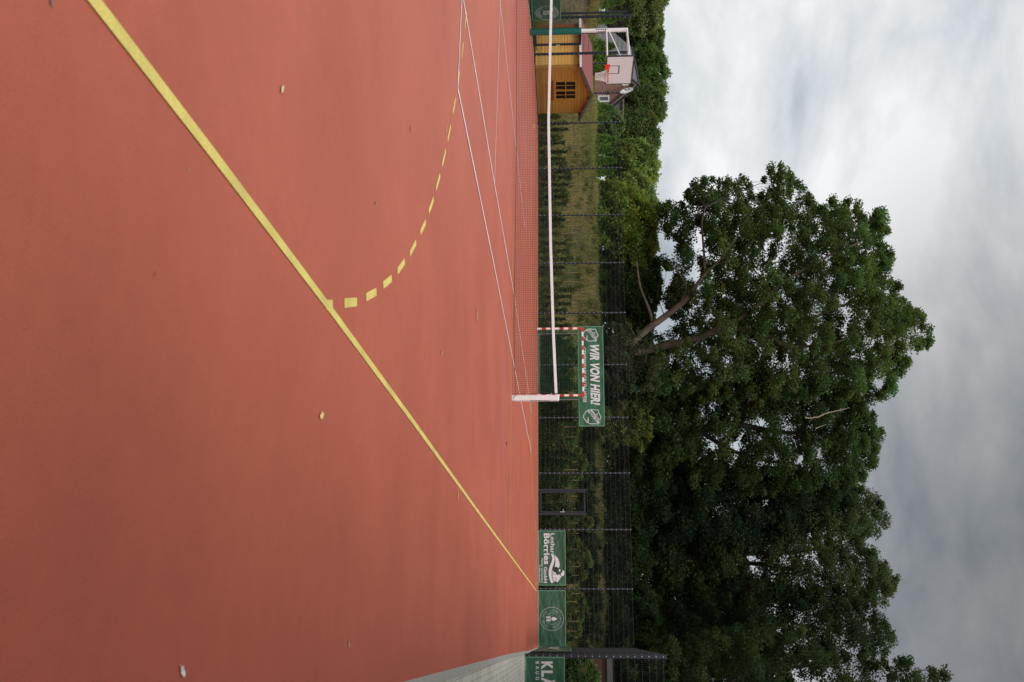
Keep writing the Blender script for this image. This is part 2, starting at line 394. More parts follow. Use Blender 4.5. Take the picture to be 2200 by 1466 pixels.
# kerbs (structure)
def strip(b, path, w, z0, z1, side=1):
    P = [Vector((p[0], p[1])) for p in path]; n = len(P); A = []; B = []
    for i in range(n):
        d = (P[min(i+1, n-1)]-P[max(i-1, 0)]).normalized(); nrm = Vector((-d.y, d.x))*side
        A.append(P[i]); B.append(P[i]+nrm*w)
    v = [(p.x, p.y, z1) for p in A]+[(p.x, p.y, z1) for p in B]+[(p.x, p.y, z0) for p in A]+[(p.x, p.y, z0) for p in B]
    f = []
    for i in range(n-1):
        f += [(i, i+1, n+i+1, n+i), (i, 2*n+i, 2*n+i+1, i+1), (n+i, n+i+1, 3*n+i+1, 3*n+i)]
    b.add(v, f)
b = MB(); strip(b, rgt, .10, -.1, .006, side=-1)
for k in range(34):   # joints between the kerb stones
    pass
tag(b.build('court_kerb', KERB), 'pale concrete kerb along the right edge of the court', 'kerb', kind='structure')
b = MB(); strip(b, edge_l, .10, -.1, .012, side=1); tag(b.build('court_kerb', KERB), 'pale concrete kerb along the left edge of the court', 'kerb', kind='structure')
b = MB(); b.box(-11.7, 12.2, FY-.155, FY-.06, -.1, .02); tag(b.build('court_kerb', KERB), 'thin concrete kerb under the far fence', 'kerb', kind='structure')
b = MB()
b.add([(12.061, -30, 0), (30, -30, 0), (30, 7.55, 0), (12.195, 7.55, 0), (12.22, 8, 0), (12.121, 0, 0), (12.061, -14, 0)], [(0, 1, 2, 3, 5, 6)])
b.add([(12.22, 7.551, 0), (12.62, 7.551, 0), (12.62, FY-.2, 0), (12.25, FY-.2, 0)], [(0, 1, 2, 3)])
tag(b.build('pavement', paver_mat()), 'pavement of small pale grey concrete pavers right of the court', 'pavement', kind='structure')

# ------------------------------------------------------------------ painted lines
def seg(b, p, q, w, z):
    p = Vector((p[0], p[1])); q = Vector((q[0], q[1])); d = (q-p).normalized(); n = Vector((-d.y, d.x))*(w/2)
    b.quad((p.x-n.x, p.y-n.y, z), (q.x-n.x, q.y-n.y, z), (q.x+n.x, q.y+n.y, z), (p.x+n.x, p.y+n.y, z))
def line(name, m, label, segs, z, w=.05):
    b = MB()
    for p, q in segs: seg(b, p, q, w, z)
    return tag(b.build(name, m), label, 'court line', kind='structure')
g2 = lambda x, y: tuple(gnd(x, y)[:2])
side = [(10.12, -22.5), g2(200, 0), g2(455, 330), g2(705, 660), g2(880, 897), g2(1040, 1118), g2(1152.3, 1270)]
side = [(10.13, -23.2)]+side[1:]
b = MB()
n = len(side)
A = []
for i in range(n):
    d = Vector(side[min(i+1, n-1)])-Vector(side[max(i-1, 0)]); d.normalize(); nr = Vector((-d.y, d.x))*.0235; c = Vector(side[i])
    A += [(c.x-nr.x, c.y-nr.y, .0045), (c.x+nr.x, c.y+nr.y, .0045)]
b.add(A, [(2*i, 2*i+2, 2*i+3, 2*i+1) for i in range(n-1)])
tag(b.build('yellow_side_line', YEL), 'long solid yellow side line running the whole length of the court', 'court line', kind='structure')
ends = [(g2(1155, -5+0), None)]
# dashed free-throw arc: dash ends (centre line) read from the photograph
dash = [((699, 655), (714, 655)), ((739, 651.5), (766, 649)), ((785.5, 639), (808, 627)), ((822.5, 613), (841, 598)), ((853.5, 583), (869, 561)),
        ((880, 546), (893, 521)), ((902.5, 501), (914, 476)), ((921, 455), (931, 427)), ((936.5, 406), (945, 376)), ((949.5, 356), (957, 323)),
        ((961.5, 301), (968, 270)), ((972.5, 243), (979, 210)), ((983, 187), (986.5, 154)), ((991.5, 124), (995, 91)), ((999, 60), (1001.5, 27)), ((1004, -4), (1006, -36))]
b = MB()
for p, q in dash: seg(b, g2(*p), g2(*q), .052, .0028)
tag(b.build('yellow_dashed_arc', YEL), 'dashed yellow free-throw arc curving left from the solid yellow line', 'court line', kind='structure')
c_b = g2(982.5, 189.8); c_bl = g2(991.2, 0); far_d = g2(1140.7, 970.4); far_s = g2(1141.6, 887); svc = g2(1061.9, 396); svl = g2(1074.5, 0); sg0 = g2(994.9, 0)
def ext(p, q, t): return (p[0]+(q[0]-p[0])*t, p[1]+(q[1]-p[1])*t)
line('white_base_line', WHT, 'near white tennis base line crossing to the left of frame', [(ext(c_b, c_bl, 4.6), c_b)], .0060)
line('white_side_line', WHT, 'outer white doubles side line running away under the net', [(c_b, g2(1061.2, 572)), (g2(1061.2, 572), far_d)], .0068)
line('white_side_line', WHT, 'inner white singles side line running away under the net', [(ext(svc, sg0, 1.04), svc), (svc, g2(1104, 633)), (g2(1104, 633), far_s)], .0060)
line('white_service_line', WHT, 'white service line in front of the net', [(svc, ext(svc, svl, 2.2))], .0052)
line('white_base_line', WHT, 'far white tennis base line beyond the net', [(far_d, (-5.5, far_d[1]+.05))], .0045)
line('white_service_line', WHT, 'far white service line seen through the net', [(g2(1130.8, 520), (-4.1, 6.55))], .0036)
line('white_centre_line', WHT, 'white centre service line between the two service lines', [((-.3, -6.4), (-.5, 6.5))], .0044)
line('lavender_line', LAV, 'pale lavender line in front of the net', [(g2(1074.2, 1160), g2(1092, 400)), (g2(1092, 400), g2(1095.5, 0))], .002, .045)
line('lavender_line', LAV, 'pale lavender line just beyond the net post', [(g2(1108.5, 1205), g2(1112, 930)), (g2(1112, 930), (-4, 2.6))], .002, .045)
line('yellow_centre_line', YEL, 'thin yellow centre line along the net', [(g2(1094.4, 1190), g2(1097.5, 925)), (g2(1097.5, 925), (2, -.1))], .0032, .05)
line('yellow_goal_line', YEL, 'yellow goal line close to the far fence', [(side[-1], (-9.5, 19.55))], .0036, .06)
b = MB()
arc = [g2(1151.5, 1141), g2(1148, 1110), g2(1145, 1060), g2(1141.8, 980), g2(1139, 930)]
for p, q in zip(arc[:-1], arc[1:]): seg(b, p, q, .05, .0016)
for t in range(18):
    a0 = R(8+t*9); a1 = R(8+t*9+4.5)
    seg(b, (1.2*0+9.9*math.cos(a0)*1.0, 19.3-9.0*math.sin(a0)), (9.9*math.cos(a1), 19.3-9.0*math.sin(a1)), .06, .0024)
tag(b.build('yellow_goal_arc', YEL), 'yellow goal area curves in front of the far goal', 'court line', kind='structure')

# ------------------------------------------------------------------ fallen leaves
def leaf_obj(x, y, L, ang, col, curl, label, name='fallen_leaf'):
    c = gnd(x, y); b = MB(); n = 9; w = L*.22
    vs = []; fs = []
    for i in range(n):
        t = i/(n-1); hw = w*math.sin(math.pi*min(1, t*1.02+.02))**.7*(1+.28*math.sin(t*19+x)); zz = .0035+curl*L*(math.cos(t*5+1)*.03+.03)
        for s in (-1, 0, 1): vs.append((t*L-L/2, s*hw, zz+abs(s)*curl*L*.06))
    for i in range(n-1):
        for s in range(2): a = i*3+s; fs.append((a, a+1, a+4, a+3))
    ca, sa = math.cos(ang), math.sin(ang)
    b.add([(c[0]+u*ca-v*sa, c[1]+u*sa+v*ca, z) for u, v, z in vs], fs)
    b.tube([(c[0]-L/2*ca, c[1]-L/2*sa, .006), (c[0]-L*.68*ca, c[1]-L*.68*sa, .004)], .0011, 4)
    m = mat('leaf_%d' % int(x), col, .6, var=.3, scale=60)
    o = b.build(name, m, smooth=True, loc=(c[0], c[1], 0)); tag(o, label, 'leaf'); return o
leaf_obj(689, 893, .085, -1.2, (.74, .52, .20), .35, 'yellow lobed oak leaf lying alone on the red court right of the solid yellow line')
leaf_obj(390, 1443, .055, .9, (.72, .66, .60), .4, 'pale whitish leaf in the dark near corner of the court')
leaf_obj(604, 192, .06, -.6, (.64, .48, .28), .6, 'tan curled leaf left of the solid yellow line in the near court')
leaf_obj(880, 278, .05, .8, (.14, .09, .03), .8, 'small dark leaf inside the dashed arc')
leaf_obj(806, 436, .05, 2.2, (.30, .17, .09), .8, 'brown curled leaf in the middle of the dashed arc')
leaf_obj(957, 279, .10, .3, (.55, .38, .12), .4, 'tiny yellow leaf beside a dash of the yellow arc')
leaf_obj(1023, 678, .17, .4, (.58, .36, .14), .6, 'yellow brown leaf near the white doubles side line')
leaf_obj(948, 758, .09, 1.4, (.45, .28, .12), .5, 'small yellowish leaf between the dashed arc and the net post')
leaf_obj(983, 1066, .11, .2, (.62, .42, .16), .5, 'yellow leaf touching the solid yellow line far up the court')
leaf_obj(748, 1384, .05, .8, (.42, .33, .20), .5, 'small dry leaf near the kerb in the shaded court corner')
leaf_obj(1088, 953, .16, 1.9, (.10, .05, .03), .6, 'dark speck of leaf beyond the net post')
leaf_obj(330, 590, .012, .4, (.14, .06, .04), .5, 'small dark brown leaf crumb close to the yellow line')
leaf_obj(404, 367, .012, .9, (.42, .30, .28), .5, 'tiny grey leaf crumb in the near court')
leaf_obj(108, 4, .028, .5, (.20, .13, .11), .5, 'grey brown leaf at the near left corner of the court')

# ------------------------------------------------------------------ lettering helpers
def glyph_mesh(txt, bold=0.0, shear=0.0, spacing=1.0):
    cu = bpy.data.curves.new('tmp', 'FONT'); cu.body = txt; cu.size = 1; cu.shear = shear; cu.offset = bold; cu.space_character = spacing
    cu.resolution_u = 3
    ob = bpy.data.objects.new('tmp', cu); COL.objects.link(ob)
    dg = bpy.context.evaluated_depsgraph_get(); dg.update()
    me = bpy.data.meshes.new_from_object(ob.evaluated_get(dg))
    v = [tuple(q.co[:2]) for q in me.vertices]; f = [tuple(p.vertices) for p in me.polygons]
    COL.objects.unlink(ob); bpy.data.objects.remove(ob); bpy.data.curves.remove(cu); bpy.data.meshes.remove(me)
    return np.array(v), f
class Board:
    """a flat sign: origin (bottom left), unit u and v vectors, size; map from zoom pixels"""
    def __init__(s, o, u, w, h, zx0, zx1, zy0, zy1, nrm):
        s.o = np.array(o, float); s.u = np.array(u, float); s.v = np.array((0, 0, 1.)); s.w = w; s.h = h; s.z = (zx0, zx1, zy0, zy1); s.n = np.array(nrm, float)
    def uv(s, x, y):
        zx0, zx1, zy0, zy1 = s.z
        return ((y-zy0)/(zy1-zy0)*s.w, (x-zx0)/(zx1-zx0)*s.h)
    def pt(s, u, v, off=.018): return s.o+s.u*u+s.v*v+s.n*off
    def text(s, b, txt, x0, x1, y0, y1, bold=0, shear=0, spacing=1.0, off=.018):
        V, F = glyph_mesh(txt, bold, shear, spacing)
        mn = V.min(0); mx = V.max(0); V = (V-mn)/(mx-mn)
        u0, v0 = s.uv(x0, y0); u1, v1 = s.uv(x1, y1)
        b.add([s.pt(u0+p[0]*(u1-u0), v0+p[1]*(v1-v0), off) for p in V], F)
    def ring_text(s, b, txt, cx, cy, r, hgt, a0, a1, bottom=False, bold=.0, off=.018):
        cu_, cv_ = s.uv(cx, cy); k = s.w/(s.z[3]-s.z[2]); r *= k; hgt *= k; n = len(txt)
        for i, ch in enumerate(txt):
            if ch == ' ': continue
            a = a0+(a1-a0)*i/(n-1); V, F = glyph_mesh(ch, bold); c = (V.max(0)+V.min(0))/2
            sc = hgt/.72; V = (V-np.array([c[0], .36]))*sc
            rot = a-math.pi/2 if not bottom else a+math.pi/2
            ca, sa = math.cos(rot), math.sin(rot); px = cu_+r*math.cos(a); py = cv_+r*math.sin(a)
            b.add([s.pt(px+q[0]*ca-q[1]*sa, py+q[0]*sa+q[1]*ca, off) for q in V], F)
    def poly(s, b, pts, off=.018): b.poly([s.pt(*s.uv(x, y), off) for x, y in pts])
    def stroke(s, b, pts, wd, closed=False, off=.018):
        P = [Vector(s.uv(x, y)) for x, y in pts]; n = len(P); hw = wd/2; A = []
        for i in range(n):
            if closed: d0 = (P[i]-P[i-1]).normalized(); d1 = (P[(i+1) % n]-P[i]).normalized()
            else:
                d1 = (P[min(i+1, n-1)]-P[max(i, 0)]) if i < n-1 else (P[i]-P[i-1]); d0 = (P[i]-P[i-1]) if i > 0 else d1
                d0 = d0.normalized(); d1 = d1.normalized()
            d = (d0+d1).normalized(); nr = Vector((-d.y, d.x))*hw/max(.5, d.dot(d1))
            A += [s.pt(P[i].x-nr.x, P[i].y-nr.y, off), s.pt(P[i].x+nr.x, P[i].y+nr.y, off)]
        m = n if closed else n-1
        b.add(A, [(2*i, (2*i+2) % (2*n), (2*i+3) % (2*n), 2*i+1) for i in range(m)])
    def sheet(s, name, m, label, hem=.035, sag=.009):
        root = empty(name, s.o, label, 'banner')
        b = MB(); nu, nv = 40, 14; vs = []
        for j in range(nv+1):
            for i in range(nu+1):
                u = s.w*i/nu; v = s.h*j/nv
                e = math.sin(math.pi*i/nu)*.5+.5
                vs.append(s.pt(u, v, sag*math.sin(u*5.1+v*3.7)*math.sin(v*6+u*1.3)*e+.006))
        b.add(vs, [(j*(nu+1)+i, j*(nu+1)+i+1, (j+1)*(nu+1)+i+1, (j+1)*(nu+1)+i) for j in range(nv) for i in range(nu)])
        b.build('cloth', m, root, smooth=True)
        b = MB(); o2 = .0165
        for (u0, u1, v0, v1) in ((0, s.w, 0, hem), (0, s.w, s.h-hem, s.h), (0, hem, hem, s.h-hem), (s.w-hem, s.w, hem, s.h-hem)):
            b.quad(s.pt(u0, v0, o2), s.pt(u1, v0, o2), s.pt(u1, v1, o2), s.pt(u0, v1, o2))
        b.build('hem', HEM, root)
        return root

# ------------------------------------------------------------------ fences
def fence_post(parent, x, y, h, w=.06, d=.06, step=.2, face=(0, -1), base=-.05, clips=True):
    b = MB(); b.use(FENCE); b.bevbox(x-w/2, x+w/2, y-d/2, y+d/2, base, h, .006)
    if clips:
        b.use(CLIP); z = .12
        while z < h-.02:
            fx, fy = face; cx = x+fx*(w/2+.012); cy = y+fy*(d/2+.012)
            b.box(cx-.014, cx+.014, cy-.014, cy+.014, z-.011, z+.011); z += step
    return b.build('post', None, parent)
def mesh_panel(parent, p, q, h, z0=.06, vs=.05, step=.2, name='mesh_panel', rv=.0026, rh=.0033):
    p = Vector(p); q = Vector(q); L_ = (q-p).length; d = (q-p)/L_; nrm = Vector((-d.y, d.x))
    b = MB(); b.use(WIREF)
    k = int(L_/vs)
    for i in range(1, k):
        c = p+d*(i*L_/k); b.tube([(c.x, c.y, z0), (c.x, c.y, h)], rv, 3, cap=False)
    b.use(WIRE); z = z0+.06
    while z <= h+.001:
        for s in (-1, 1):
            o_ = nrm*s*.0068; b.tube([(p.x+o_.x, p.y+o_.y, z), (q.x+o_.x, q.y+o_.y, z)], rh, 4, cap=False)
        z += step
    return b.build(name, None, parent)

# back fence: posts surveyed on the plane Y = FY
bf = empty('mesh_fence', (0, FY, 0), 'tall dark double-wire mesh fence along the far end of the court', 'fence')
py = [140, 203, 266, 364, 464, 567, 674, 785, 898, 1017, 1138, 1265, 1393]
PX = [onY(1155, y, FY)[0] for y in py]
ztop = 3.93
gx0, gx1 = onY(1155, 1053, FY)[0], onY(1155, 1105, FY)[0]
for x in PX: fence_post(bf, x, FY, ztop+.03)
for x0, x1 in zip(PX[:-1], PX[1:]):
    if x0 < gx0 < x1:
        mesh_panel(bf, (x0, FY-.04), (gx0-.06, FY-.04), 2.0); mesh_panel(bf, (gx1+.06, FY-.04), (x1, FY-.04), 2.0)
        mesh_panel(bf, (x0, FY-.04), (x1, FY-.04), ztop, z0=2.06)
    else: mesh_panel(bf, (x0, FY-.04), (x1, FY-.04), ztop)
def gate(x0, x1, Y, h, label):
    g = empty('metal_gate', ((x0+x1)/2, Y, 0), label, 'gate')
    for x in (x0, x1):
        b = MB(); b.bevbox(x-.045, x+.045, Y-.045, Y+.045, -.05, h+.05, .006); b.build('gate_post', FENCE, g)
    a, c = x0+.06, x1-.06
    b = MB(); b.box(a, a+.06, Y-.03, Y+.03, .08, h); b.box(c-.06, c, Y-.03, Y+.03, .08, h)
    b.box(a+.06, c-.06, Y-.03, Y+.03, .08, .15); b.box(a+.06, c-.06, Y-.03, Y+.03, h-.07, h)
    b.build('leaf_frame', FENCE, g)
    mesh_panel(g, (a+.06, Y), (c-.06, Y), h-.08, z0=.1, name='wire_infill')
    b = MB(); b.box(c-.045, c-.015, Y-.06, Y-.03, .95, 1.15); b.tube([(c-.03, Y-.06, 1.08), (c-.03, Y-.10, 1.08), (c-.15, Y-.10, 1.08)], .009, 6); b.build('handle', CLIP, g)
    return g
gate(gx0, gx1, FY, 2.03, 'dark narrow steel gate set in the far fence left of the printed banners')

# right side fence (runs towards the camera) and the return carrying the near banner
SX = 12.19
NY = 7.62
rf = empty('mesh_fence', (SX, 14, 0), 'dark mesh fence seen edge-on running along the right side of the court', 'fence')
ysd = [NY+.08+i*(FY-.1-NY-.08)/5 for i in range(5)]
for y in ysd: fence_post(rf, SX+.02, y, 4.0, w=.06, d=.07, face=(-1, 0))
for y0, y1 in zip(ysd, ysd[1:]+[FY-.05]): mesh_panel(rf, (SX-.03, y0), (SX-.03, y1), 3.98)
nf = empty('mesh_fence', (14, NY, 0), 'dark mesh fence return facing the camera at the far right behind the pavement', 'fence')
nfx = [SX+.03, SX+2.53, SX+5.03]
for i, x in enumerate(nfx): fence_post(nf, x, NY, 4.02, w=.12 if i == 0 else .06, d=.06)
for a, c in zip(nfx[:-1], nfx[1:]): mesh_panel(nf, (a, NY-.04), (c, NY-.04), 4.0)

# left side fence with its gate
LX = -12.0
lf = empty('mesh_fence', (LX, 12, 0), 'dark mesh fence along the left side of the court, ending at the shed', 'fence')
yl = [7.2, 9.75, onX(1250, 37, LX)[1], onX(1250, 70, LX)[1], onX(1250, 115, LX)[1]]
for i, y in enumerate(yl): fence_post(lf, LX, y, 3.96, w=.08, d=.10 if i > 1 else .06, face=(1, 0))
for i, (a, c) in enumerate(zip(yl[:-1], yl[1:])):
    mesh_panel(lf, (LX+.045, a), (LX+.045, c), 3.9, z0=2.06 if i == 3 else .06, vs=.1, rv=.0022, rh=.0045)
fence_post(lf, LX-1.2, onX(1250, 28, LX-1.2)[1], 3.92, w=.06, d=.08, clips=False)
mesh_panel(lf, (LX-.2, yl[-1]), (-16.6, yl[-1]), 3.9, vs=.1, rv=.0022, rh=.0045)
g = empty('metal_gate', (LX, 13.6, 0), 'dark steel gate behind the padded basketball pole beside the shed', 'gate')
ga, gb = onX(1250, 64, LX)[1], onX(1250, 94.5, LX)[1]
b = MB(); b.box(LX-.03, LX+.03, ga-.05, ga+.05, .05, 2.0); b.box(LX-.03, LX+.03, gb-.05, gb+.05, .05, 2.0); b.box(LX-.03, LX+.03, ga+.05, gb-.05, .05, .15); b.box(LX-.03, LX+.03, ga+.05, gb-.05, 1.9, 2.0)
b.build('leaf_frame', FENCE, g)
mesh_panel(g, (LX, ga+.05), (LX, gb-.05), 1.9, z0=.16, vs=.1, name='wire_infill')
b = MB(); b.box(LX+.03, LX+.06, gb-.03, gb, .95, 1.12); b.tube([(LX+.06, gb-.015, 1.05), (LX+.10, gb-.015, 1.05), (LX+.10, gb-.14, 1.05)], .01, 6); b.build('handle', CLIP, g)

# ------------------------------------------------------------------ banners
def make_board(corners_px, Y, z):
    x0, x1, y0, y1 = corners_px
    p = onY((x0+x1)/2, y0, Y); q = onY((x0+x1)/2, y1, Y); zb = onY(x0, (y0+y1)/2, Y)[2]; zt = onY(x1, (y0+y1)/2, Y)[2]
    return Board((p[0], Y, zb), (1, 0, 0), q[0]-p[0], zt-zb, *z, nrm=(0, -1, 0))
BY = FY-.06
# 1. club banner high on the fence
B = make_board((1242.3, 1297.5, 701.5, 916.5), BY, (718, 1042, 125, 1386))
root = B.sheet('club_banner', BAN, 'wide green banner high on the far fence above the goal with two white shields')
b = MB(); B.text(b, 'WIR VON HIER!', 868, 990, 365, 1125, bold=.042, shear=.28, spacing=1.06); b.build('main_lettering', PRINT, root)
b = MB(); B.text(b, 'GEMEINSAM GRÜN-WEIß', 772, 830, 390, 1088, bold=.012, shear=.28, spacing=1.06); b.build('small_lettering', PRINT, root)
def shield(cx, cy, sc=1.0):
    # local shield coordinates: s to the right, t up
    out = [(-80, 60), (-66, 70), (-45, 72), (-20, 84), (0, 96), (20, 86), (45, 76), (66, 76), (84, 62), (76, 30), (80, 0), (78, -35), (60, -68), (30, -92), (0, -108), (-30, -98), (-60, -78), (-80, -45), (-84, -10), (-78, 30)]
    pts = [(cx+t*sc, cy+s*sc) for s, t in out]
    b = MB(); B.stroke(b, pts, .026, closed=True, off=.0185)
    B.poly(b, [(cx-62*sc, cy-66*sc), (cx-8*sc, cy-78*sc), (cx+88*sc, cy+40*sc), (cx+64*sc, cy+82*sc)], off=.0185)
    sh = b.build('shield_emblem', PRINT, root)
    b = MB()
    V, F = glyph_mesh('NEERSTEDT', .03); mn, mx = V.min(0), V.max(0); V = (V-mn)/(mx-mn)-.5
    # write along the band
    a = Vector(B.uv(cx-34*sc, cy-64*sc)); c = Vector(B.uv(cx+74*sc, cy+56*sc)); d = (c-a); Ln = d.length; d.normalize(); nr = Vector((-d.y, d.x)); mid = (a+c)/2
    b.add([B.pt(mid.x+d.x*p[0]*Ln*1.02+nr.x*p[1]*.145, mid.y+d.y*p[0]*Ln*1.02+nr.y*p[1]*.145, .022) for p in V], F)
    b.build('band_lettering', BAN, sh)
    b = MB(); B.text(b, 'TV', cx+38*sc, cx+60*sc, cy-42*sc, cy-16*sc, bold=.02, off=.0195); b.build('initials', PRINT, sh)
    b = MB(); B.text(b, '1909', cx-66*sc, cx-44*sc, cy+8*sc, cy+62*sc, bold=.02, off=.0195)
    b.build('year_lettering', PRINT, sh)
shield(886, 240, .96); shield(892, 1270, 1.08)
# 2. excavating firm banner
B = make_board((1156.3, 1215.2, 1140.3, 1258.5), BY, (160, 735, 98, 1255))
root = B.sheet('advertising_banner', BAN2, 'green banner low on the far fence with a small excavator above a white swoosh')
b = MB(); B.text(b, 'Lothar', 420, 508, 160, 590, bold=.015, spacing=1.04); b.build('name_lettering', PRINT, root)
b = MB(); B.text(b, 'GmbH', 278, 348, 868, 1200, bold=.02, spacing=1.04); b.build('name_lettering', PRINT, root)
b = MB(); B.text(b, 'Börries', 278, 402, 158, 812, bold=.03, spacing=1.04)
# slab serifs under the stems
for (x0, x1, ya, yb) in [(278, 287, 158, 205), (278, 287, 418, 468), (278, 287, 508, 556), (278, 287, 585, 632), (420, 427, 160, 192), (420, 427, 420, 470), (278, 284, 945, 1010), (278, 284, 1160, 1204)]:
    B.poly(b, [(x0, ya), (x0, yb), (x1, yb), (x1, ya)], off=.0185)
b.build('main_lettering', PRINT, root)
b = MB(); B.text(b, 'Pflaster- und Kanalbau', 224, 262, 690, 1200, bold=.01); b.build('small_lettering', PRINT, root)
b = MB(); B.text(b, 'Erdbewegungen', 172, 208, 828, 1200, bold=.01); b.build('small_lettering', PRINT, root)
b = MB()
B.poly(b, [(422, 590), (470, 590), (500, 640), (508, 700), (500, 760), (470, 850), (448, 920), (440, 990), (445, 1080), (470, 1200), (430, 1205), (398, 1130), (380, 1030), (382, 930), (405, 840), (440, 760), (455, 700), (448, 640)])
B.poly(b, [(485, 592), (520, 630), (560, 670), (590, 720), (608, 790), (605, 860), (585, 890), (540, 862), (505, 880), (520, 780), (518, 700), (508, 640)])
B.poly(b, [(460, 900), (470, 960), (520, 980), (560, 1040), (600, 1020), (640, 1050), (640, 1080), (600, 1130), (565, 1185), (545, 1180), (520, 1160), (470, 1190), (455, 1120), (450, 1000)])
B.poly(b, [(590, 915), (622, 915), (622, 960), (590, 960)]); B.poly(b, [(632, 985), (662, 985), (668, 940), (704, 945), (708, 1020), (680, 1060), (632, 1060)])
b.build('machine_emblem', PRINT, root)
b = MB()
B.poly(b, [(480, 880), (500, 872), (535, 862), (580, 890), (590, 940), (560, 950), (545, 1000), (515, 960), (480, 930)], off=.021)
for cy in (920, 1005, 1120):
    B.stroke(b, [(502+38*math.cos(t*math.pi/5), cy+30*math.sin(t*math.pi/5)) for t in range(10)], .014, closed=True, off=.021)
B.stroke(b, [(485, 600), (512, 690), (500, 780), (462, 880), (450, 1000), (462, 1100), (480, 1200)], .012, off=.021)
B.stroke(b, [(625, 970), (625, 1060)], .012, off=.021); B.stroke(b, [(590, 965), (640, 1065)], .008, off=.021)
b.build('emblem_outline', INK, root)
# 3. farmers' banner
B = make_board((1156.4, 1215.8, 1268.5, 1391), BY, (748, 1032, 375, 962))
root = B.sheet('advertising_banner', BAN2, 'green banner at the far fence corner with a round ear-of-wheat emblem')
b = MB(); B.stroke(b, [(887+121*math.cos(t*math.pi/30), 672+121*math.sin(t*math.pi/30)) for t in range(60)], .022, closed=True)
B.stroke(b, [(890+60*math.sin(R(a)), 670-60*math.cos(R(a))) for a in range(-50, 51, 10)], .014)
B.stroke(b, [(890+60*math.sin(R(a)), 670+60*math.cos(R(a))) for a in range(-50, 51, 10)], .014)
B.ring_text(b, 'EURE LANDWIRTE', 887, 672, 92, 25, R(168), R(12), bold=.0)
B.ring_text(b, 'ECHT GRÜN', 887, 672, 92, 25, R(222), R(318), bottom=True, bold=.0)
b.build('round_lettering', PRINTG, root)
b = MB()
B.poly(b, [(880, 672), (895, 655), (915, 654), (945, 672), (915, 690), (895, 689)])
for k in range(3):
    x = 868-k*14
    B.poly(b, [(x+8, 668), (x+8, 652), (x-4, 645), (x-12, 652), (x-6, 666)]); B.poly(b, [(x+8, 676), (x+8, 692), (x-4, 699), (x-12, 692), (x-6, 678)])
b.build('wheat_emblem', PRINT, root)
# 4. near right banner
B = make_board((1128.7, 1214.2, 1411.3, 1620), NY-.09, (62, 668, 222, 222+208.7*7.097))
root = B.sheet('advertising_banner', BAN, 'large green banner facing the camera at the right edge with big white capitals')
b = MB(); B.text(b, 'K', 305, 480, 297, 420, bold=.05); B.text(b, 'L', 305, 480, 437, 538, bold=.05); B.text(b, 'Ä', 305, 520, 545, 690, bold=.05)
b.build('main_lettering', PRINT, root)
b = MB()
for ch, y0, y1 in (('B', 297, 334), ('A', 366, 420), ('U', 452, 496), ('G', 534, 584)): B.text(b, ch, 218, 272, y0, y1, bold=.03)
b.build('small_lettering', PRINT, root)
# 5. foreshortened banner on the right side fence
B = Board((SX-.075, FY-.5, .22), (0, -1, 0), 12.2, 1.12, 0, 100, 0, 100, nrm=(-1, 0, 0))
B.w = 11.9
root = B.sheet('advertising_banner', BAN2, 'steeply foreshortened green banner with white marks on the right side fence')
b = MB()
for (x0, x1, y0, y1) in [(30, 62, 20, 60), (45, 70, 66, 74), (20, 34, 78, 84), (66, 88, 86, 92)]: B.poly(b, [(x0, y0), (x0, y1), (x1, y1+3), (x1, y0+3)])
b.build('printed_marks', PRINTG, root)
# 6. left banner with round emblem on the left side fence
yb1 = onX(1170, 43.5, LX+.08)[1]
zb = onX(1143.5, 43, LX+.08)[2]; zt = onX(1205.5, 43, LX+.08)[2]
Wd = yb1-7.4
B = Board((LX+.08, 7.4, zb), (0, 1, 0), Wd, zt-zb, 0, 100, 0, 100*Wd/(zt-zb), nrm=(1, 0, 0))
root = B.sheet('advertising_banner', BAN2, 'green banner with a round white emblem on the left side fence behind the net')
cyy = (onX(1174, 27.3, LX+.08)[1]-7.4)/Wd*B.z[3]; cxx = 52
b = MB(); B.stroke(b, [(cxx+38*math.cos(t*math.pi/20), cyy+38*math.sin(t*math.pi/20)) for t in range(40)], .03, closed=True)
B.ring_text(b, 'REGIER', cxx, cyy, 29, 11, R(135), R(45), bold=.02)
B.ring_text(b, 'LIEBER', cxx, cyy, 29, 11, R(225), R(315), bottom=True, bold=.02)
B.text(b, 'IS', cxx-14, cxx+14, cyy-12, cyy+12, bold=.04)
b.build('round_emblem', PRINTG, root)

# ------------------------------------------------------------------ tennis net
tn = empty('tennis_net', (0, 0, 0), 'tennis net with white top tape and white end post stretched across the court', 'net')
NXR = 6.33; NXL = -6.4
def top_z(X):
    keyX = [-6.4, onY(1185.8, 0, 0)[0], onY(1180, 260, 0)[0], onY(1184.5, 530, 0)[0], onY(1190.5, 720, 0)[0], onY(1196.5, 850, 0)[0]]
    keyZ = [1.03, onY(1185.8, 0, 0)[2], onY(1180, 260, 0)[2], onY(1184.5, 530, 0)[2], onY(1190.5, 720, 0)[2], onY(1196.5, 850, 0)[2]]
    return float(np.interp(X, keyX, keyZ))
def bot_z(X):
    keyX = [-6.4, onY(1109, 0, 0)[0], onY(1110, 260, 0)[0], onY(1107.5, 480, 0)[0], onY(1104, 700, 0)[0], onY(1107, 838, 0)[0]]
    keyZ = [.03]+[max(.012, onY(x, y, 0)[2]) for x, y in ((1109, 0), (1110, 260), (1107.5, 480), (1104, 700), (1107, 838))]
    return float(np.interp(X, keyX, keyZ))
b = MB()
N = int((NXR-NXL)/.046)
for i in range(N+1):
    X = NXL+(NXR-NXL)*i/N; b.tube([(X, 0, bot_z(X)), (X, .0, top_z(X))], .0024, 3, cap=False)
rows = 21
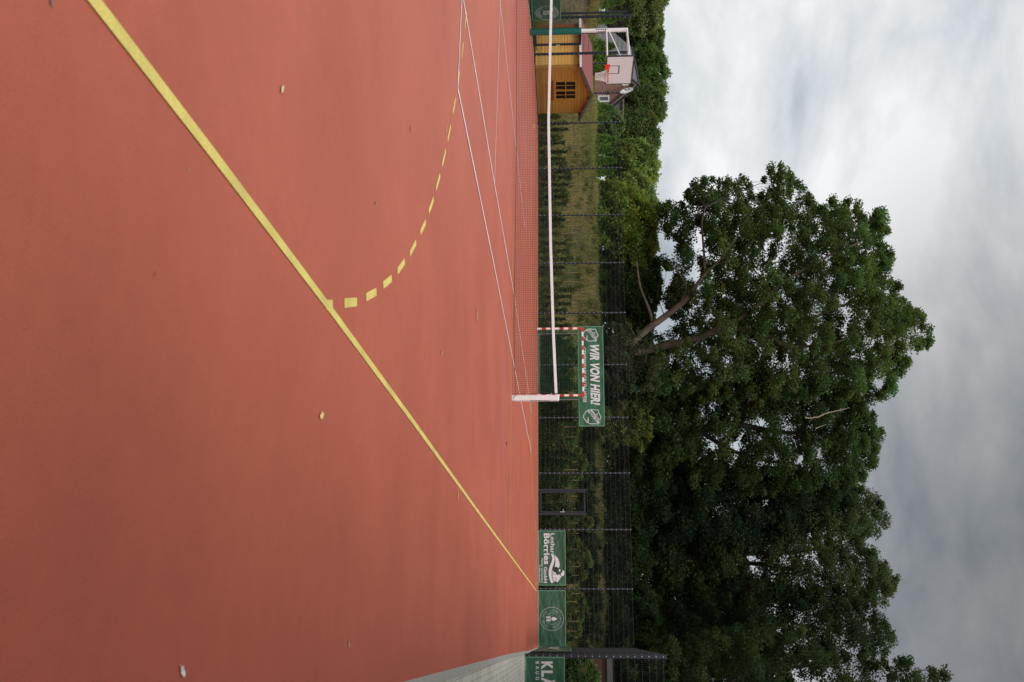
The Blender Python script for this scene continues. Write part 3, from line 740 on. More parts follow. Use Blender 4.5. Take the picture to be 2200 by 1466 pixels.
for r in range(1, rows):
    ptsr = []
    for i in range(61):
        X = NXL+(NXR-NXL)*i/60; t = r/rows; ptsr.append((X, 0.001, bot_z(X)*(1-t)+top_z(X)*t))
    b.tube(ptsr, .0024, 3, cap=False)
b.build('net_mesh', CORD, tn)
b = MB(); b.tube([(NXL+(NXR-NXL)*i/60, 0, bot_z(NXL+(NXR-NXL)*i/60)) for i in range(61)], .006, 5); b.tube([(NXR, 0, .03), (NXR, 0, top_z(NXR))], .006, 5); b.build('edge_cord', CORD, tn)
b = MB()
vs = []
for i in range(61):
    X = NXL+(NXR-NXL)*i/60; t = top_z(X)+.015
    vs += [(X, -.012, t-.062), (X, -.012, t-.004), (X, 0, t), (X, .012, t-.004), (X, .012, t-.062)]
fs = [(i*5+k, (i+1)*5+k, (i+1)*5+k+1, i*5+k+1) for i in range(60) for k in range(4)]
b.add(vs, fs); b.build('top_tape', WHITE, tn)
b = MB(); b.tube([(NXR, 0, top_z(NXR)-.03), (6.4, 0, 1.045)], .005, 6); b.build('tension_cable', WHITE, tn)
for z in (.33, .62, .9): b = MB(); b.tube([(NXR, 0, z), (6.40, 0, z+.005)], .006, 5); b.build('tie_cord', WHITE, tn)
pn = b = MB(); b.bevbox(6.385, 6.51, -.06, .06, 0.0, 1.075, .012); po = b.build('net_post', WHITE, tn)
b = MB()
for i in range(9): b.box(6.5095, 6.5115, -.058, -.010, .42+i*.045, .45+i*.045)
b.build('maker_marks', INK, po)
b = MB(); b.box(6.5095, 6.512, -.058, -.01, .83, .87); b.build('red_mark', REDP, po)
b = MB(); b.tube([(6.38, -.066, .1), (6.45, -.066, .03), (6.53, -.05, .02)], .004, 5); b.build('loose_cord', CORD, tn)
b = MB(); b.bevbox(-6.51, -6.385, -.06, .06, 0, 1.075, .012); b.build('net_post', WHITE, tn)

# ------------------------------------------------------------------ handball goal
GY = 20.0
gl = onY(1154, 711, GY)[0]; gr_ = onY(1154, 853.5, GY)[0]; gh = onY(1251.3, 712, GY)[2]
GYo = 19.72
goal = empty('handball_goal', ((gl+gr_)/2, GYo, 0), 'red and white striped handball goal with green net at the far end', 'goal')
s = gh/2.08; pw = .08*s*1.05
def striped(axis_, a0, a1, fx, fz, nst, first):
    b = MB()
    for k in range(nst):
        t0 = a0+(a1-a0)*k/nst; t1 = a0+(a1-a0)*(k+1)/nst
        b.use(REDP if (k+first) % 2 == 0 else WHITE)
        if axis_ == 'z': b.bevbox(fx-pw/2, fx+pw/2, GYo-pw/2, GYo+pw/2, t0, t1, .003) if k == nst-1 else b.box(fx-pw/2, fx+pw/2, GYo-pw/2, GYo+pw/2, t0, t1)
        else: b.box(t0, t1, GYo-pw/2, GYo+pw/2, fz-pw/2, fz+pw/2)
    return b
striped('z', 0, gh-pw/2-.001, gl, 0, 10, 1).build('goal_post', None, goal)
striped('z', 0, gh-pw/2-.001, gr_, 0, 10, 1).build('goal_post', None, goal)
striped('x', gl-pw/2, gr_+pw/2, 0, gh, 15, 0).build('crossbar', None, goal)
D = .78
b = MB()
for x in (gl, gr_):
    b.tube([(x, GYo, .03), (x, GYo+D, .03)], .014, 6)
    b.tube([(x, GYo+pw/2, gh-.06), (x, GYo+D-.05, gh-.10), (x, GYo+D, gh-.16), (x, GYo+D, .03)], .014, 6)
b.tube([(gl, GYo+D, .03), (gr_, GYo+D, .03)], .014, 6)
b.build('back_frame', GALV, goal)
b = MB(); st = .085
nu = int((gr_-gl)/st); nz = 24
def gn(u, t):  # t 0 top front .. 1 bottom back
    x = gl+(gr_-gl)*u
    if t < .25: y = GYo+.04+(D-.1)*t/.25*(.55+.1*math.cos(2*math.pi*u)); z = gh-.04-.10*math.sin(t/.25*math.pi/2)-.05*math.sin(math.pi*u)*t/.25
    else:
        q = (t-.25)/.75; y = GYo+.04+(D-.1)*(.62+.38*q); z = (gh-.16)*(1-q)+.03
        y -= .12*math.sin(math.pi*u)*math.sin(math.pi*q); x += .10*math.sin(2*math.pi*u)*math.sin(math.pi*q*.9)
    return (x, y, z)
for i in range(nu+1): b.tube([gn(i/nu, j/nz) for j in range(nz+1)], .0028, 3, cap=False)
for j in range(1, nz+1): b.tube([gn(i/14, j/nz) for i in range(15)], .0028, 3, cap=False)
for x in (gl, gr_):
    for i in range(1, 9): yy = GYo+D*i/9; b.tube([(x, yy, .03), (x, yy, gh-.12)], .0028, 3, cap=False)
    for j in range(1, 20): zz = (gh-.1)*j/20; b.tube([(x, GYo, zz), (x, GYo+D, zz)], .0028, 3, cap=False)
b.build('goal_net', GCORD, goal)
b = MB(); b.tube([(gl, GYo+D-.02, .06), (gr_, GYo+D-.02, .06)], .018, 5); b.build('ground_rope', mat('rope_green', (.12, .34, .2), .8), goal)

# ------------------------------------------------------------------ basketball hoop
pb = gnd(1138.5, 69.5); BXp, BYp = pb[0], pb[1]
bh = empty('basketball_hoop', (BXp, BYp, 0), 'basketball hoop on a white pole with green padding beside the wooden shed', 'basketball hoop')
zp = onY(1249, 69, BYp)[2]; zt = onY(1349, 68, BYp)[2]
b = MB()
n = 16; r0 = .125
b.tube([(BXp, BYp, 0.0), (BXp, BYp, .02), (BXp, BYp, zp-.02), (BXp, BYp, zp)], [r0*.97, r0, r0, r0*.96], n); b.build('post_padding', PAD, bh, smooth=False)
b = MB(); b.bevbox(BXp-.06, BXp+.06, BYp-.06, BYp+.06, zp-.1, zt, .015); b.build('pole', WHITE, bh)
b = MB()
for i in range(5): b.box(BXp-.061+.122, BXp+.0625, BYp-.03, BYp+.03, zp+.62+i*.06, zp+.655+i*.06)
for i in range(7): b.box(BXp-.025, BXp+.025, BYp-.0625, BYp-.06, zp+.55+i*.065, zp+.59+i*.065)
b.build('maker_marks', INK, bh)
XB = -8.45
tl = onX(1363.5, 120.5, XB); tr = onX(1356.5, 180, XB); bl = onX(1303.5, 121, XB)
ya, yb = tl[1], tr[1]; zB0, zB1 = bl[2], tl[2]
ym = (ya+yb)/2
# arms (lower pair, upper pair) and diagonal strut
for z_, zb_ in ((onY(1303, 70, BYp)[2], zB0+.06), (zt-.04, zB1-.09)):
    b = MB()
    for sgn in (-1, 1):
        b.tube([(BXp, BYp+sgn*.05, z_), (XB-.04, BYp+sgn*.05+(ym-BYp)*.35+sgn*.22, zb_)], .03, 6)
    b.build('arm', WHITE, bh)
b = MB(); b.tube([(BXp, BYp, onY(1308, 70, BYp)[2]), (XB-.04, BYp+.1, zB1-.22)], .022, 6); b.build('strut', WHITE, bh)
bd = MB(); bd.box(XB-.03, XB, ya, yb, zB0, zB1); bo = bd.build('backboard', mat('board_white', (.86, .85, .84), .4, var=.04), bh)
b = MB(); fw = .035
for (y0, y1, z0, z1) in ((ya-.01, yb+.01, zB1-fw, zB1+.01), (ya-.01, yb+.01, zB0-.01, zB0+fw), (ya-.01, ya+fw*.9, zB0+fw, zB1-fw), (yb-fw*.9, yb+.01, zB0+fw, zB1-fw)): b.box(XB-.04, XB+.006, y0, y1, z0, z1)
b.build('board_frame', mat('dark_edging', (.05, .045, .05), .5), bo)
sq0, sq1 = ym-.34, ym+.22; z0, z1 = zB0+.08, zB0+.50; t_ = .035
b = MB()
for (y0, y1, a, c) in ((sq0, sq1, z1-t_, z1), (sq0, sq1, z0, z0+t_), (sq0, sq0+t_, z0+t_, z1-t_), (sq1-t_, sq1, z0+t_, z1-t_)): b.quad((XB+.003, y0, a), (XB+.003, y1, a), (XB+.003, y1, c), (XB+.003, y0, c))
b.build('target_square', mat('black_paint', (.012, .012, .014), .5), bo)
rc = onX(1308, 163, XB+.4); ryc = ym+.1; rz = zB0+.06
ryc = rc[1]
b = MB(); rr = .235
ring = [(XB+.42+rr*math.cos(2*math.pi*k/28), ryc-.0+rr*math.sin(2*math.pi*k/28), rz) for k in range(29)]
b.tube(ring, .016, 6, cap=False); b.box(XB+.004, XB+.20, ryc-.07, ryc+.07, rz-.10, rz+.05); b.box(XB+.004, XB+.03, ryc-.12, ryc+.12, rz-.12, rz+.08)
ro = b.build('rim', mat('rim_orange', (.75, .05, .015), .4), bh)
b = MB(); hn = .46
for k in range(14):
    for sg in (-1, 1):
        P = []
        for j in range(9):
            t = j/8; a = 2*math.pi*(k/14)+sg*t*1.0; q = rr*(1-.48*math.sin(t*math.pi/2)); P.append((XB+.42+q*math.cos(a), ryc+q*math.sin(a), rz-.01-hn*t))
        b.tube(P, .0075, 3, cap=False)
b.build('hoop_net', mat('net_white', (.75, .72, .70), .8), ro)

# ------------------------------------------------------------------ wooden shed
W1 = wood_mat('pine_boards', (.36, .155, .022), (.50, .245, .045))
W2 = wood_mat('pine_boards_lit', (.70, .36, .075), (.86, .50, .13))  # same boards painted brighter: sunlight on the side wall put into the colour
WT = mat('pine_trim', (.40, .19, .036), .6, var=.2, scale=6)
ROOF = mat('red_roofing_felt', (.23, .060, .052), .85, var=.18, scale=9, bump=.4, bscale=120)
EDGE = mat('grey_roof_edge', (.105, .095, .080), .7)
GLS = mat('dark_window_glass', (.012, .008, .006), .12, var=.3)
sx = -12.35
sy0 = onX(1148, 146, sx)[1]; sy1 = onX(1152, 245, sx)[1]
ez = onX(1249, 139, sx)[2]; az = onX(1274, 199, sx)[2]; ez2 = onX(1245, 254, sx)[2]
sback = onY(1200, 54, sy0)[0]
shed = empty('garden_shed', ((sx+sback)/2, (sy0+sy1)/2, 0), 'honey coloured wooden shed with a small window and red felt roof left of the court', 'shed')
wl = sy0; wr = sy1; aY = onX(1274, 199, sx)[1]
wt = ez-.02
def hslope(y): # underside of the roof
    e0 = onX(1248, 139, sx)[1]; e1 = onX(1245, 254, sx)[1]
    return wt+(az-.10-wt)*(1-abs(y-aY)/((aY-e0) if y < aY else (e1-aY)))
b = MB()
b.add([(sx, wl, .02), (sx, wr, .02), (sx, wr, hslope(wr)), (sx, aY, hslope(aY)), (sx, wl, hslope(wl))], [(0, 1, 2, 3, 4)])
wa, wb_ = onX(1197, 175, sx)[1], onX(1197, 212, sx)[1]; wz0, wz1 = onX(1194.5, 190, sx)[2], onX(1236, 190, sx)[2]
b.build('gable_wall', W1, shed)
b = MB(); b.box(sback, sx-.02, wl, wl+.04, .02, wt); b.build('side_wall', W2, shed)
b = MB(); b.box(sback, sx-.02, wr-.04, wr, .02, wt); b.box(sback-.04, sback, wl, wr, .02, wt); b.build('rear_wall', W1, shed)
b = MB(); b.box(sx-.10, sx+.045, wl-.04, wl+.05, .02, wt+.03); b.box(sx+.002, sx+.022, wl+.05, wl+.22, .02, wt+.05); b.build('corner_board', WT, shed)
b = MB(); b.box(sback, sback+.16, wl-.06, wl-.002, .02, wt); b.build('corner_board', mat('pine_trim_dark', (.22, .08, .02), .6), shed)
e0 = onX(1248, 139, sx)[1]-.02; e1 = onX(1245, 254, sx)[1]+.02
xf = sx+.16; xk = sback-.30; zr = az+.0
for nm, ye, ze in (('roof_slope', e0, ez), ('roof_slope', e1, ez2)):
    b = MB(); th = .055
    b.add([(xf-.03, ye, ze), (xf-.03, aY, zr), (xk, aY, zr), (xk, ye, ze), (xf-.03, ye, ze-th), (xf-.03, aY, zr-th), (xk, aY, zr-th), (xk, ye, ze-th)],
          [(0, 1, 2, 3), (4, 7, 6, 5), (0, 4, 5, 1), (3, 2, 6, 7), (0, 3, 7, 4)])
    b.build(nm, ROOF, shed)
b = MB()
for ye, ze in ((e0, ez), (e1, ez2)):
    b.add([(xf, ye, ze+.02), (xf, aY, zr+.02), (xf, aY, zr-.11), (xf, ye, ze-.11), (xf-.028, ye, ze+.02), (xf-.028, aY, zr+.02), (xf-.028, aY, zr-.11), (xf-.028, ye, ze-.11)],
          [(0, 1, 2, 3), (4, 7, 6, 5), (0, 4, 5, 1), (3, 2, 6, 7), (0, 3, 7, 4), (1, 5, 6, 2)])
b.build('verge_board', EDGE, shed)
b = MB(); b.box(xk, xf-.03, e0-.045, e0-.003, ez-.075, ez+.02); b.build('eaves_board', WHITE, shed)
b = MB()
for yy in (wl+.3, aY, wr-.3, aY+.55, aY-.6): b.box(sx+.003, xf-.035, yy-.03, yy+.03, hslope(yy)-.13, hslope(yy)-.03)
b.build('rafter_ends', WT, shed)
wf = MB(); fw = .05
cmid = (wa+wb_)/2
for (y0, y1, z0, z1) in ((wa-.09, wb_+.09, wz1, wz1+.08), (wa-.09, wb_+.09, wz0-.08, wz0), (wa-.09, wa, wz0, wz1), (wb_, wb_+.09, wz0, wz1), (cmid-.06, cmid+.06, wz0, wz1)): wf.box(sx+.003, sx+.04, y0, y1, z0, z1)
for (y0, y1) in ((wa, cmid-.06), (cmid+.06, wb_)):
    m_ = (y0+y1)/2; wf.box(sx+.008, sx+.028, m_-.012, m_+.012, wz0, (wz0+wz1)/2-.015); wf.box(sx+.008, sx+.028, m_-.012, m_+.012, (wz0+wz1)/2+.015, wz1); wf.box(sx+.008, sx+.03, y0, y1, (wz0+wz1)/2-.015, (wz0+wz1)/2+.015)
win = wf.build('window', WT, shed)
for (y0, y1) in ((wa, cmid-.06), (cmid+.06, wb_)):
    b = MB(); b.quad((sx+.004, y0, wz0), (sx+.004, y1, wz0), (sx+.004, y1, wz1), (sx+.004, y0, wz1)); b.build('pane', GLS, win)
b = MB(); b.box(sx+.004, sx+.09, wa-.09, wb_+.09, wz0-.115, wz0-.082); b.build('window_sill', WT, win)

# ------------------------------------------------------------------ brick house
HB = brick_mat('red_brick', (.34, .12, .085), (.40, .19, .14), (.33, .24, .19))
TILE = mat('grey_roof_tiles', (.13, .125, .13), .8, var=.35, scale=9, bump=.6, bscale=30)
BARGE = mat('barge_board', (.19, .16, .13), .7)
DKT = mat('dark_ridge', (.02, .02, .022), .6)
hx = -31.0
AP = onX(1372, 179.5, hx); base = 2.3
P1 = gnd(1357.5, 104, AP[2])
dr = np.array([P1[0]-AP[0], P1[1]-AP[1], 0]); RL = np.linalg.norm(dr); dr /= RL; gp = np.array([-dr[1], dr[0], 0.0])
if gp[1] < 0: gp = -gp                       # gp: along the gable, away from the camera
def onG(x, y, off=0.0):
    d = sight(x, y); o_ = AP-dr*off; t = np.dot(o_-CAM, dr)/np.dot(d, dr); q = CAM+d*t; return np.dot(q-AP, gp), q[2]
def HP(a, g, z): q = AP+dr*a+gp*g; return (q[0], q[1], z)     # a: back along the ridge, g: along the gable
gR, zR = onG(1294, 247, .35)
hs = (AP[2]-zR)/gR; lw = gR+.9
house = empty('brick_house', (AP[0], AP[1], base), 'red brick house with a steep grey tiled roof behind the shed and hoop', 'house')
hw_ = lw-.5; z_e = AP[2]-.14-hs*hw_; zl = AP[2]-hs*lw
b = MB()
b.add([HP(0, -hw_, base), HP(0, hw_, base), HP(0, hw_, z_e), HP(0, 0, AP[2]-.14), HP(0, -hw_, z_e), HP(RL, -hw_, base), HP(RL, hw_, base), HP(RL, hw_, z_e), HP(RL, 0, AP[2]-.14), HP(RL, -hw_, z_e)],
      [(0, 1, 2, 3, 4), (5, 9, 8, 7, 6), (0, 4, 9, 5), (1, 6, 7, 2)])
b.build('wall', HB, house)
F_, K_ = -.35, RL+.3
for sg in (-1, 1):
    b = MB(); g = sg*lw
    b.add([HP(F_, g, zl), HP(F_, 0, AP[2]), HP(K_, 0, AP[2]), HP(K_, g, zl), HP(F_, g, zl-.10), HP(F_, 0, AP[2]-.10), HP(K_, 0, AP[2]-.10), HP(K_, g, zl-.10)],
          [(0, 1, 2, 3), (4, 7, 6, 5), (0, 4, 5, 1), (3, 2, 6, 7), (0, 3, 7, 4)])
    b.build('roof_slope', TILE, house)
    b = MB(); b.add([HP(F_-.004, g, zl-.06), HP(F_-.004, 0, AP[2]-.06), HP(F_-.004, 0, AP[2]-.34), HP(F_-.004, g, zl-.34)], [(0, 1, 2, 3)]); b.build('barge_board', BARGE, house)
    b = MB(); b.tube([HP(F_-.01, g, zl+.03), HP(F_-.01, 0, AP[2]+.03)], .09, 6); b.build('verge_tiles', DKT, house)
b = MB(); b.tube([HP(F_, 0, AP[2]+.02), HP(K_, 0, AP[2]+.02)], .09, 6); b.build('ridge_tiles', DKT, house)
def gbox(b, g0, g1, z0, z1, t0, t1):
    v = [HP(-t, g, z) for z in (z0, z1) for t in (t0, t1) for g in (g0, g1)]
    b.add(v, [(0, 2, 3, 1), (4, 5, 7, 6), (0, 1, 5, 4), (2, 6, 7, 3), (0, 4, 6, 2), (1, 3, 7, 5)])
PANE = mat('grey_pane', (.16, .17, .17), .25, var=.3, scale=3)
def hwin(y0, y1, x0, x1):
    g0, z0 = onG(x0, y0); g1, z1 = onG(x1, y1); f = .13
    b = MB()
    gbox(b, g0, g1, z1-f*.8, z1, .003, .06); gbox(b, g0, g1, z0, z0+f*1.3, .003, .06); gbox(b, g0, g0+f, z0+f*1.3, z1-f*.8, .003, .06); gbox(b, g1-f, g1, z0+f*1.3, z1-f*.8, .003, .06)
    w_ = b.build('window', WHITE, house)
    b = MB(); b.quad(HP(-.01, g0, z0), HP(-.01, g1, z0), HP(-.01, g1, z1), HP(-.01, g0, z1)); b.build('pane', PANE, w_)
hwin(205, 219, 1284, 1309); hwin(172, 183.3, 1337, 1351); hwin(134, 150, 1284, 1300)
g0, z0 = onG(1302, 197); g1, z1 = onG(1308, 202); b = MB(); gbox(b, g0, g1, z0, z1, .003, .05); b.build('vent_opening', GLS, house)
g0, z0 = onG(1346, 192.5, .8); dc = Vector(HP(-.8, g0, z0))
nv_ = Vector((.97, .12, .22)).normalized(); a1 = nv_.cross(Vector((0, 0, 1))).normalized(); a2 = a1.cross(nv_)
b = MB(); nn = 20; vs = [tuple(dc)]
for rr_, dz in ((.18, .01), (.34, .04), (.50, .09)):
    for k in range(nn):
        a = 2*math.pi*k/nn; q = dc+a1*rr_*math.cos(a)+a2*rr_*1.1*math.sin(a)+nv_*dz; vs.append(tuple(q))
fs = [(0, 1+k, 1+(k+1) % nn) for k in range(nn)]
for q in range(2):
    for k in range(nn): fs.append((1+q*nn+k, 1+q*nn+(k+1) % nn, 1+(q+1)*nn+(k+1) % nn, 1+(q+1)*nn+k))
b.add(vs, fs); dish = b.build('satellite_dish', WHITE, house, smooth=True)
b = MB(); b.tube([HP(0, g0, z0-.15), tuple(dc)], .03, 5); b.tube([tuple(dc-a2*.45), tuple(dc+nv_*.5-a2*.1)], .015, 4); b.build('dish_arm', GALV, dish)
# flat-roofed dormer on the far slope
g0, z0 = onG(1318, 226, -3.0)
b = MB(); gbox(b, g0-1.0, g0+.9, z0-1.0, z0+.75, -6, -3); dm = b.build('dormer', mat('grey_boards', (.16, .16, .18), .8), house)
b = MB(); gbox(b, g0-1.6, g0+1.1, z0+.753, z0+.88, -6.2, -2.8); b.build('dormer_roof', BARGE, dm)

# small red hut at the far right, up on the bank
c = onY(1300, 1440, 26.0)
hut = empty('garden_hut', (16.6, 27.5, 1.6), 'dark red boarded hut with a grey roof edge behind the fence at the right edge', 'hut')
x0 = onY(1300, 1413, 26)[0]
b = MB(); b.box(x0, x0+5, 26, 29, 1.2, onY(1304, 1440, 26)[2]); b.build('wall', wood_mat('red_boards', (.06, .016, .010), (.10, .025, .014), .12), hut)
b = MB(); b.box(x0-.3, x0+5.3, 25.8, 29.2, onY(1304, 1440, 26)[2]+.004, onY(1316, 1440, 26)[2]); b.build('roof', mat('grey_fascia', (.085, .08, .078), .8), hut)

# ------------------------------------------------------------------ foliage engine
def leaves_object(name, P, Ln, Wd, Cc, parent=None, m=None, up=.35, droop=0.0):
    """P (n,3) positions, Ln/Wd sizes, Cc (n,3) colours -> one mesh of leaf-shaped quads"""
    n = len(P)
    d = rng.normal(size=(n, 3)); d[:, 2] -= droop; d /= np.linalg.norm(d, axis=1)[:, None]
    nr = rng.normal(size=(n, 3)); nr[:, 2] = np.abs(nr[:, 2])+up
    s = np.cross(d, nr); s /= np.linalg.norm(s, axis=1)[:, None]+1e-9
    nn_ = np.cross(s, d)
    L_ = np.asarray(Ln)[:, None]; W_ = np.asarray(Wd)[:, None]
    v = np.empty((n, 4, 3)); v[:, 0] = P; v[:, 1] = P+d*L_*.45+s*W_*.5+nn_*W_*.12; v[:, 2] = P+d*L_; v[:, 3] = P+d*L_*.55-s*W_*.5+nn_*W_*.12
    org = np.array(abs_loc(parent)) if parent is not None else np.zeros(3)
    v -= org
    me = bpy.data.meshes.new(name); me.vertices.add(n*4); me.vertices.foreach_set('co', v.reshape(-1).astype(np.float32))
    me.loops.add(n*4); me.loops.foreach_set('vertex_index', np.arange(n*4, dtype=np.int32))
    me.polygons.add(n); me.polygons.foreach_set('loop_start', np.arange(0, n*4, 4, dtype=np.int32)); me.polygons.foreach_set('loop_total', np.full(n, 4, dtype=np.int32))
    at = me.color_attributes.new('Col', 'FLOAT_COLOR', 'POINT')
    cc = np.ones((n, 4, 4), dtype=np.float32); cc[:, :, :3] = np.clip(Cc, 0, 1)[:, None, :]
    at.data.foreach_set('color', cc.reshape(-1))
    me.materials.append(m or GRN_FOL); me.update(); me.validate()
    o = bpy.data.objects.new(name, me); COL.objects.link(o)
    if parent is not None: o.parent = parent
    return o
def in_poly(pts, poly):
    x, y = pts[:, 0], pts[:, 1]; r = np.zeros(len(pts), bool); n = len(poly); j = n-1
    for i in range(n):
        xi, yi = poly[i]; xj, yj = poly[j]
        c = ((yi > y) != (yj > y)) & (x < (xj-xi)*(y-yi)/((yj-yi)+1e-12)+xi); r ^= c; j = i
    return r
def edge_dist(pts, poly):
    d = np.full(len(pts), 1e9); n = len(poly)
    for i in range(n):
        a = np.array(poly[i], float); c = np.array(poly[(i+1) % n], float); ab = c-a
        t = np.clip(((pts-a)@ab)/(ab@ab+1e-9), 0, 1); q = a+t[:, None]*ab; d = np.minimum(d, np.linalg.norm(pts-q, axis=1))
    return d
def clumps(poly, Yc, depth, n, holes=()):
    poly = np.array(poly, float); lo = poly.min(0); hi = poly.max(0); out = []
    while len(out) < n:
        p = lo+(hi-lo)*rng.random((n*2, 2)); p = p[in_poly(p, poly)]
        if holes:
            for hx_, hy_, hr in holes: p = p[np.hypot(p[:, 0]-hx_, p[:, 1]-hy_) > hr*(.8+.4*rng.random(len(p)))]
        ed = edge_dist(p, poly)
        for (x, y), e in zip(p, ed): out.append((x, y, e))
    out = out[:n]; C = []
    for x, y, e in out:
        k = min(1, (e+12)/110.0)**.6; dy = depth*k*rng.uniform(-1, 1); C.append(onY(x, y, Yc+dy))
    return np.array(C), np.array([o_[2] for o_ in out])
def crown(parent, poly, Yc, depth, n, per, rc, leaf, col, holes=(), var=.35, name='crown', droop=.3, gold=0.0, flat=.7):
    C, ed = clumps(poly, Yc, depth, n, holes)
    k = rng.random(n); rad = rc*(.55+.8*rng.random(n)); rad = np.where(ed < 18, rad*.65, rad)
    N = n*per
    idx = np.repeat(np.arange(n), per)
    g = rng.normal(size=(N, 3)); g /= np.linalg.norm(g, axis=1)[:, None]; g *= (rng.random(N)**.45)[:, None]; g[:, 2] *= flat
    P = C[idx]+g*rad[idx][:, None]
    base = np.array(col)[None, :]*np.ones((N, 3))
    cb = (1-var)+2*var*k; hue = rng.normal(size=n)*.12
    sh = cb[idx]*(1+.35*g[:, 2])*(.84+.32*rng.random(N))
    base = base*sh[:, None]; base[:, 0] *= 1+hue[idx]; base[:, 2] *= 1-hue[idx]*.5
    if gold:
        m_ = rng.random(N) < gold; base[m_] = base[m_]*np.array([2.0, 1.5, .8])
    Ln = leaf*(.7+.6*rng.random(N)); Wd = Ln*(.55+.2*rng.random(N))
    return leaves_object(name, P, Ln, Wd, base, parent, droop=droop), C
def limb(b, px, Yc, radii, dy=0.0, n=7, wob=.05):
    """px: list of (x,y) sightings, smoothed; radii at those points"""
    P = []
    for i, (x, y) in enumerate(px): P.append(onY(x, y, Yc+(dy*i/(len(px)-1) if len(px) > 1 else 0)))
    P = np.array(P); k = 5; T = np.linspace(0, len(P)-1, (len(P)-1)*k+1); Q = []; Rr = []
    for t in T:
        i = min(int(t), len(P)-2); f = t-i; p0 = P[max(i-1, 0)]; p1 = P[i]; p2 = P[i+1]; p3 = P[min(i+2, len(P)-1)]
        Q.append(.5*((2*p1)+(-p0+p2)*f+(2*p0-5*p1+4*p2-p3)*f*f+(-p0+3*p1-3*p2+p3)*f**3)+rng.normal(size=3)*wob*radii[i]); Rr.append(radii[i]*(1-f)+radii[i+1]*f)
    b.tube(Q, Rr, n)
    return np.array(Q)
def twigs(b, anchor, C, nmax, r=.02, bark_n=4):
    """thin branches from the limb points to clump centres"""
    sel = rng.permutation(len(C))[:nmax]
    for i in sel:
        c = C[i]; d = np.linalg.norm(anchor-c, axis=1)+np.maximum(0, anchor[:, 2]-c[2])*1.5; a = anchor[np.argmin(d)]
        mid = (a+c)/2+np.array([0, 0, -.08*np.linalg.norm(c-a)])+rng.normal(size=3)*.08*np.linalg.norm(c-a)
        L_ = np.linalg.norm(c-a); b.tube([a, mid, c], [r*(1+.5*L_), r*(.7+.25*L_), r*.35], bark_n, cap=False)

# --- the big oak
OY = 29.5
oak_poly = [(1406, 447), (1445, 435), (1484, 438), (1470, 412), (1499, 388), (1545, 383), (1584, 376), (1605, 383), (1619, 418), (1645, 405), (1640, 388), (1651, 360), (1672, 353), (1701, 353), (1715, 369),
            (1711, 394), (1743, 415), (1758, 436), (1775, 433), (1811, 420), (1848, 443), (1853, 461), (1868, 447), (1899, 452), (1907, 490), (1905, 529), (1915, 546), (1915, 592), (1945, 624), (1958, 646), (1990, 678), (2003, 731),
            (1980, 766), (1958, 780), (1935, 805), (1920, 841), (1870, 862), (1760, 850), (1640, 880), (1500, 860), (1400, 850), (1345, 800), (1345, 760), (1400, 745), (1440, 700), (1425, 640), (1440, 600), (1420, 560), (1450, 520), (1420, 490)]
oak_holes = [(1505, 455, 12), (1500, 500, 15), (1502, 540, 18), (1490, 590, 18), (1500, 615, 12), (1435, 530, 20), (1425, 600, 22), (1570, 590, 14), (1690, 520, 12), (1560, 640, 12), (1680, 620, 10), (1530, 800, 12), (1665, 700, 8), (1400, 740, 20), (1440, 700, 15), (1620, 395, 10), (1700, 665, 9), (1630, 560, 9)]
oak = empty('oak_tree', onY(1265, 757, OY), 'huge spreading tree with two bare leaning trunks, tallest crown behind the goal', 'tree')
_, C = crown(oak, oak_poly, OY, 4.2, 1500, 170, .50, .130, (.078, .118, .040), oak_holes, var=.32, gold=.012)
b = MB()
Q1 = limb(b, [(1262, 754), (1310, 753), (1345, 748), (1385, 713), (1455, 661), (1480, 636), (1512, 592), (1545, 560), (1590, 500)], OY-1.5, [.22, .21, .20, .185, .16, .13, .09, .06, .03], dy=-2)
Q2 = limb(b, [(1262, 760), (1310, 762), (1350, 760), (1420, 746), (1500, 727), (1550, 704), (1610, 672), (1680, 610), (1760, 560), (1850, 520)], OY-1.2, [.27, .25, .23, .205, .20, .15, .12, .09, .06, .03], dy=-2)
Q3 = limb(b, [(1525, 718), (1590, 710), (1650, 722), (1690, 742), (1770, 742), (1850, 720), (1930, 720)], OY-2.2, [.12, .11, .10, .08, .06, .04, .02], dy=-.5)
Q4 = limb(b, [(1515, 590), (1512, 540), (1508, 480), (1516, 445)], OY-2.9, [.08, .06, .05, .03])
Q5 = limb(b, [(1463, 650), (1474, 620), (1462, 592), (1450, 573)], OY-2.6, [.06, .05, .035, .02])
Q6 = limb(b, [(1402, 702), (1396, 670), (1375, 615), (1368, 560)], OY-2.2, [.09, .08, .06, .03])
Q7 = limb(b, [(1364, 722), (1352, 700), (1348, 690)], OY-2.2, [.04, .03, .02])
Q8 = limb(b, [(1640, 660), (1720, 690), (1800, 660), (1880, 640)], OY, [.12, .10, .07, .03])
Q9 = limb(b, [(1560, 700), (1600, 800), (1700, 820), (1800, 800)], OY+1, [.14, .11, .08, .03])
anc = np.concatenate([Q1[12:], Q2[18:], Q3, Q4, Q8, Q9])
b.build('trunk', BARK, oak, smooth=True)
b = MB(); twigs(b, anc, C, 240, .009); b.build('branches', BARKD, oak, smooth=True)

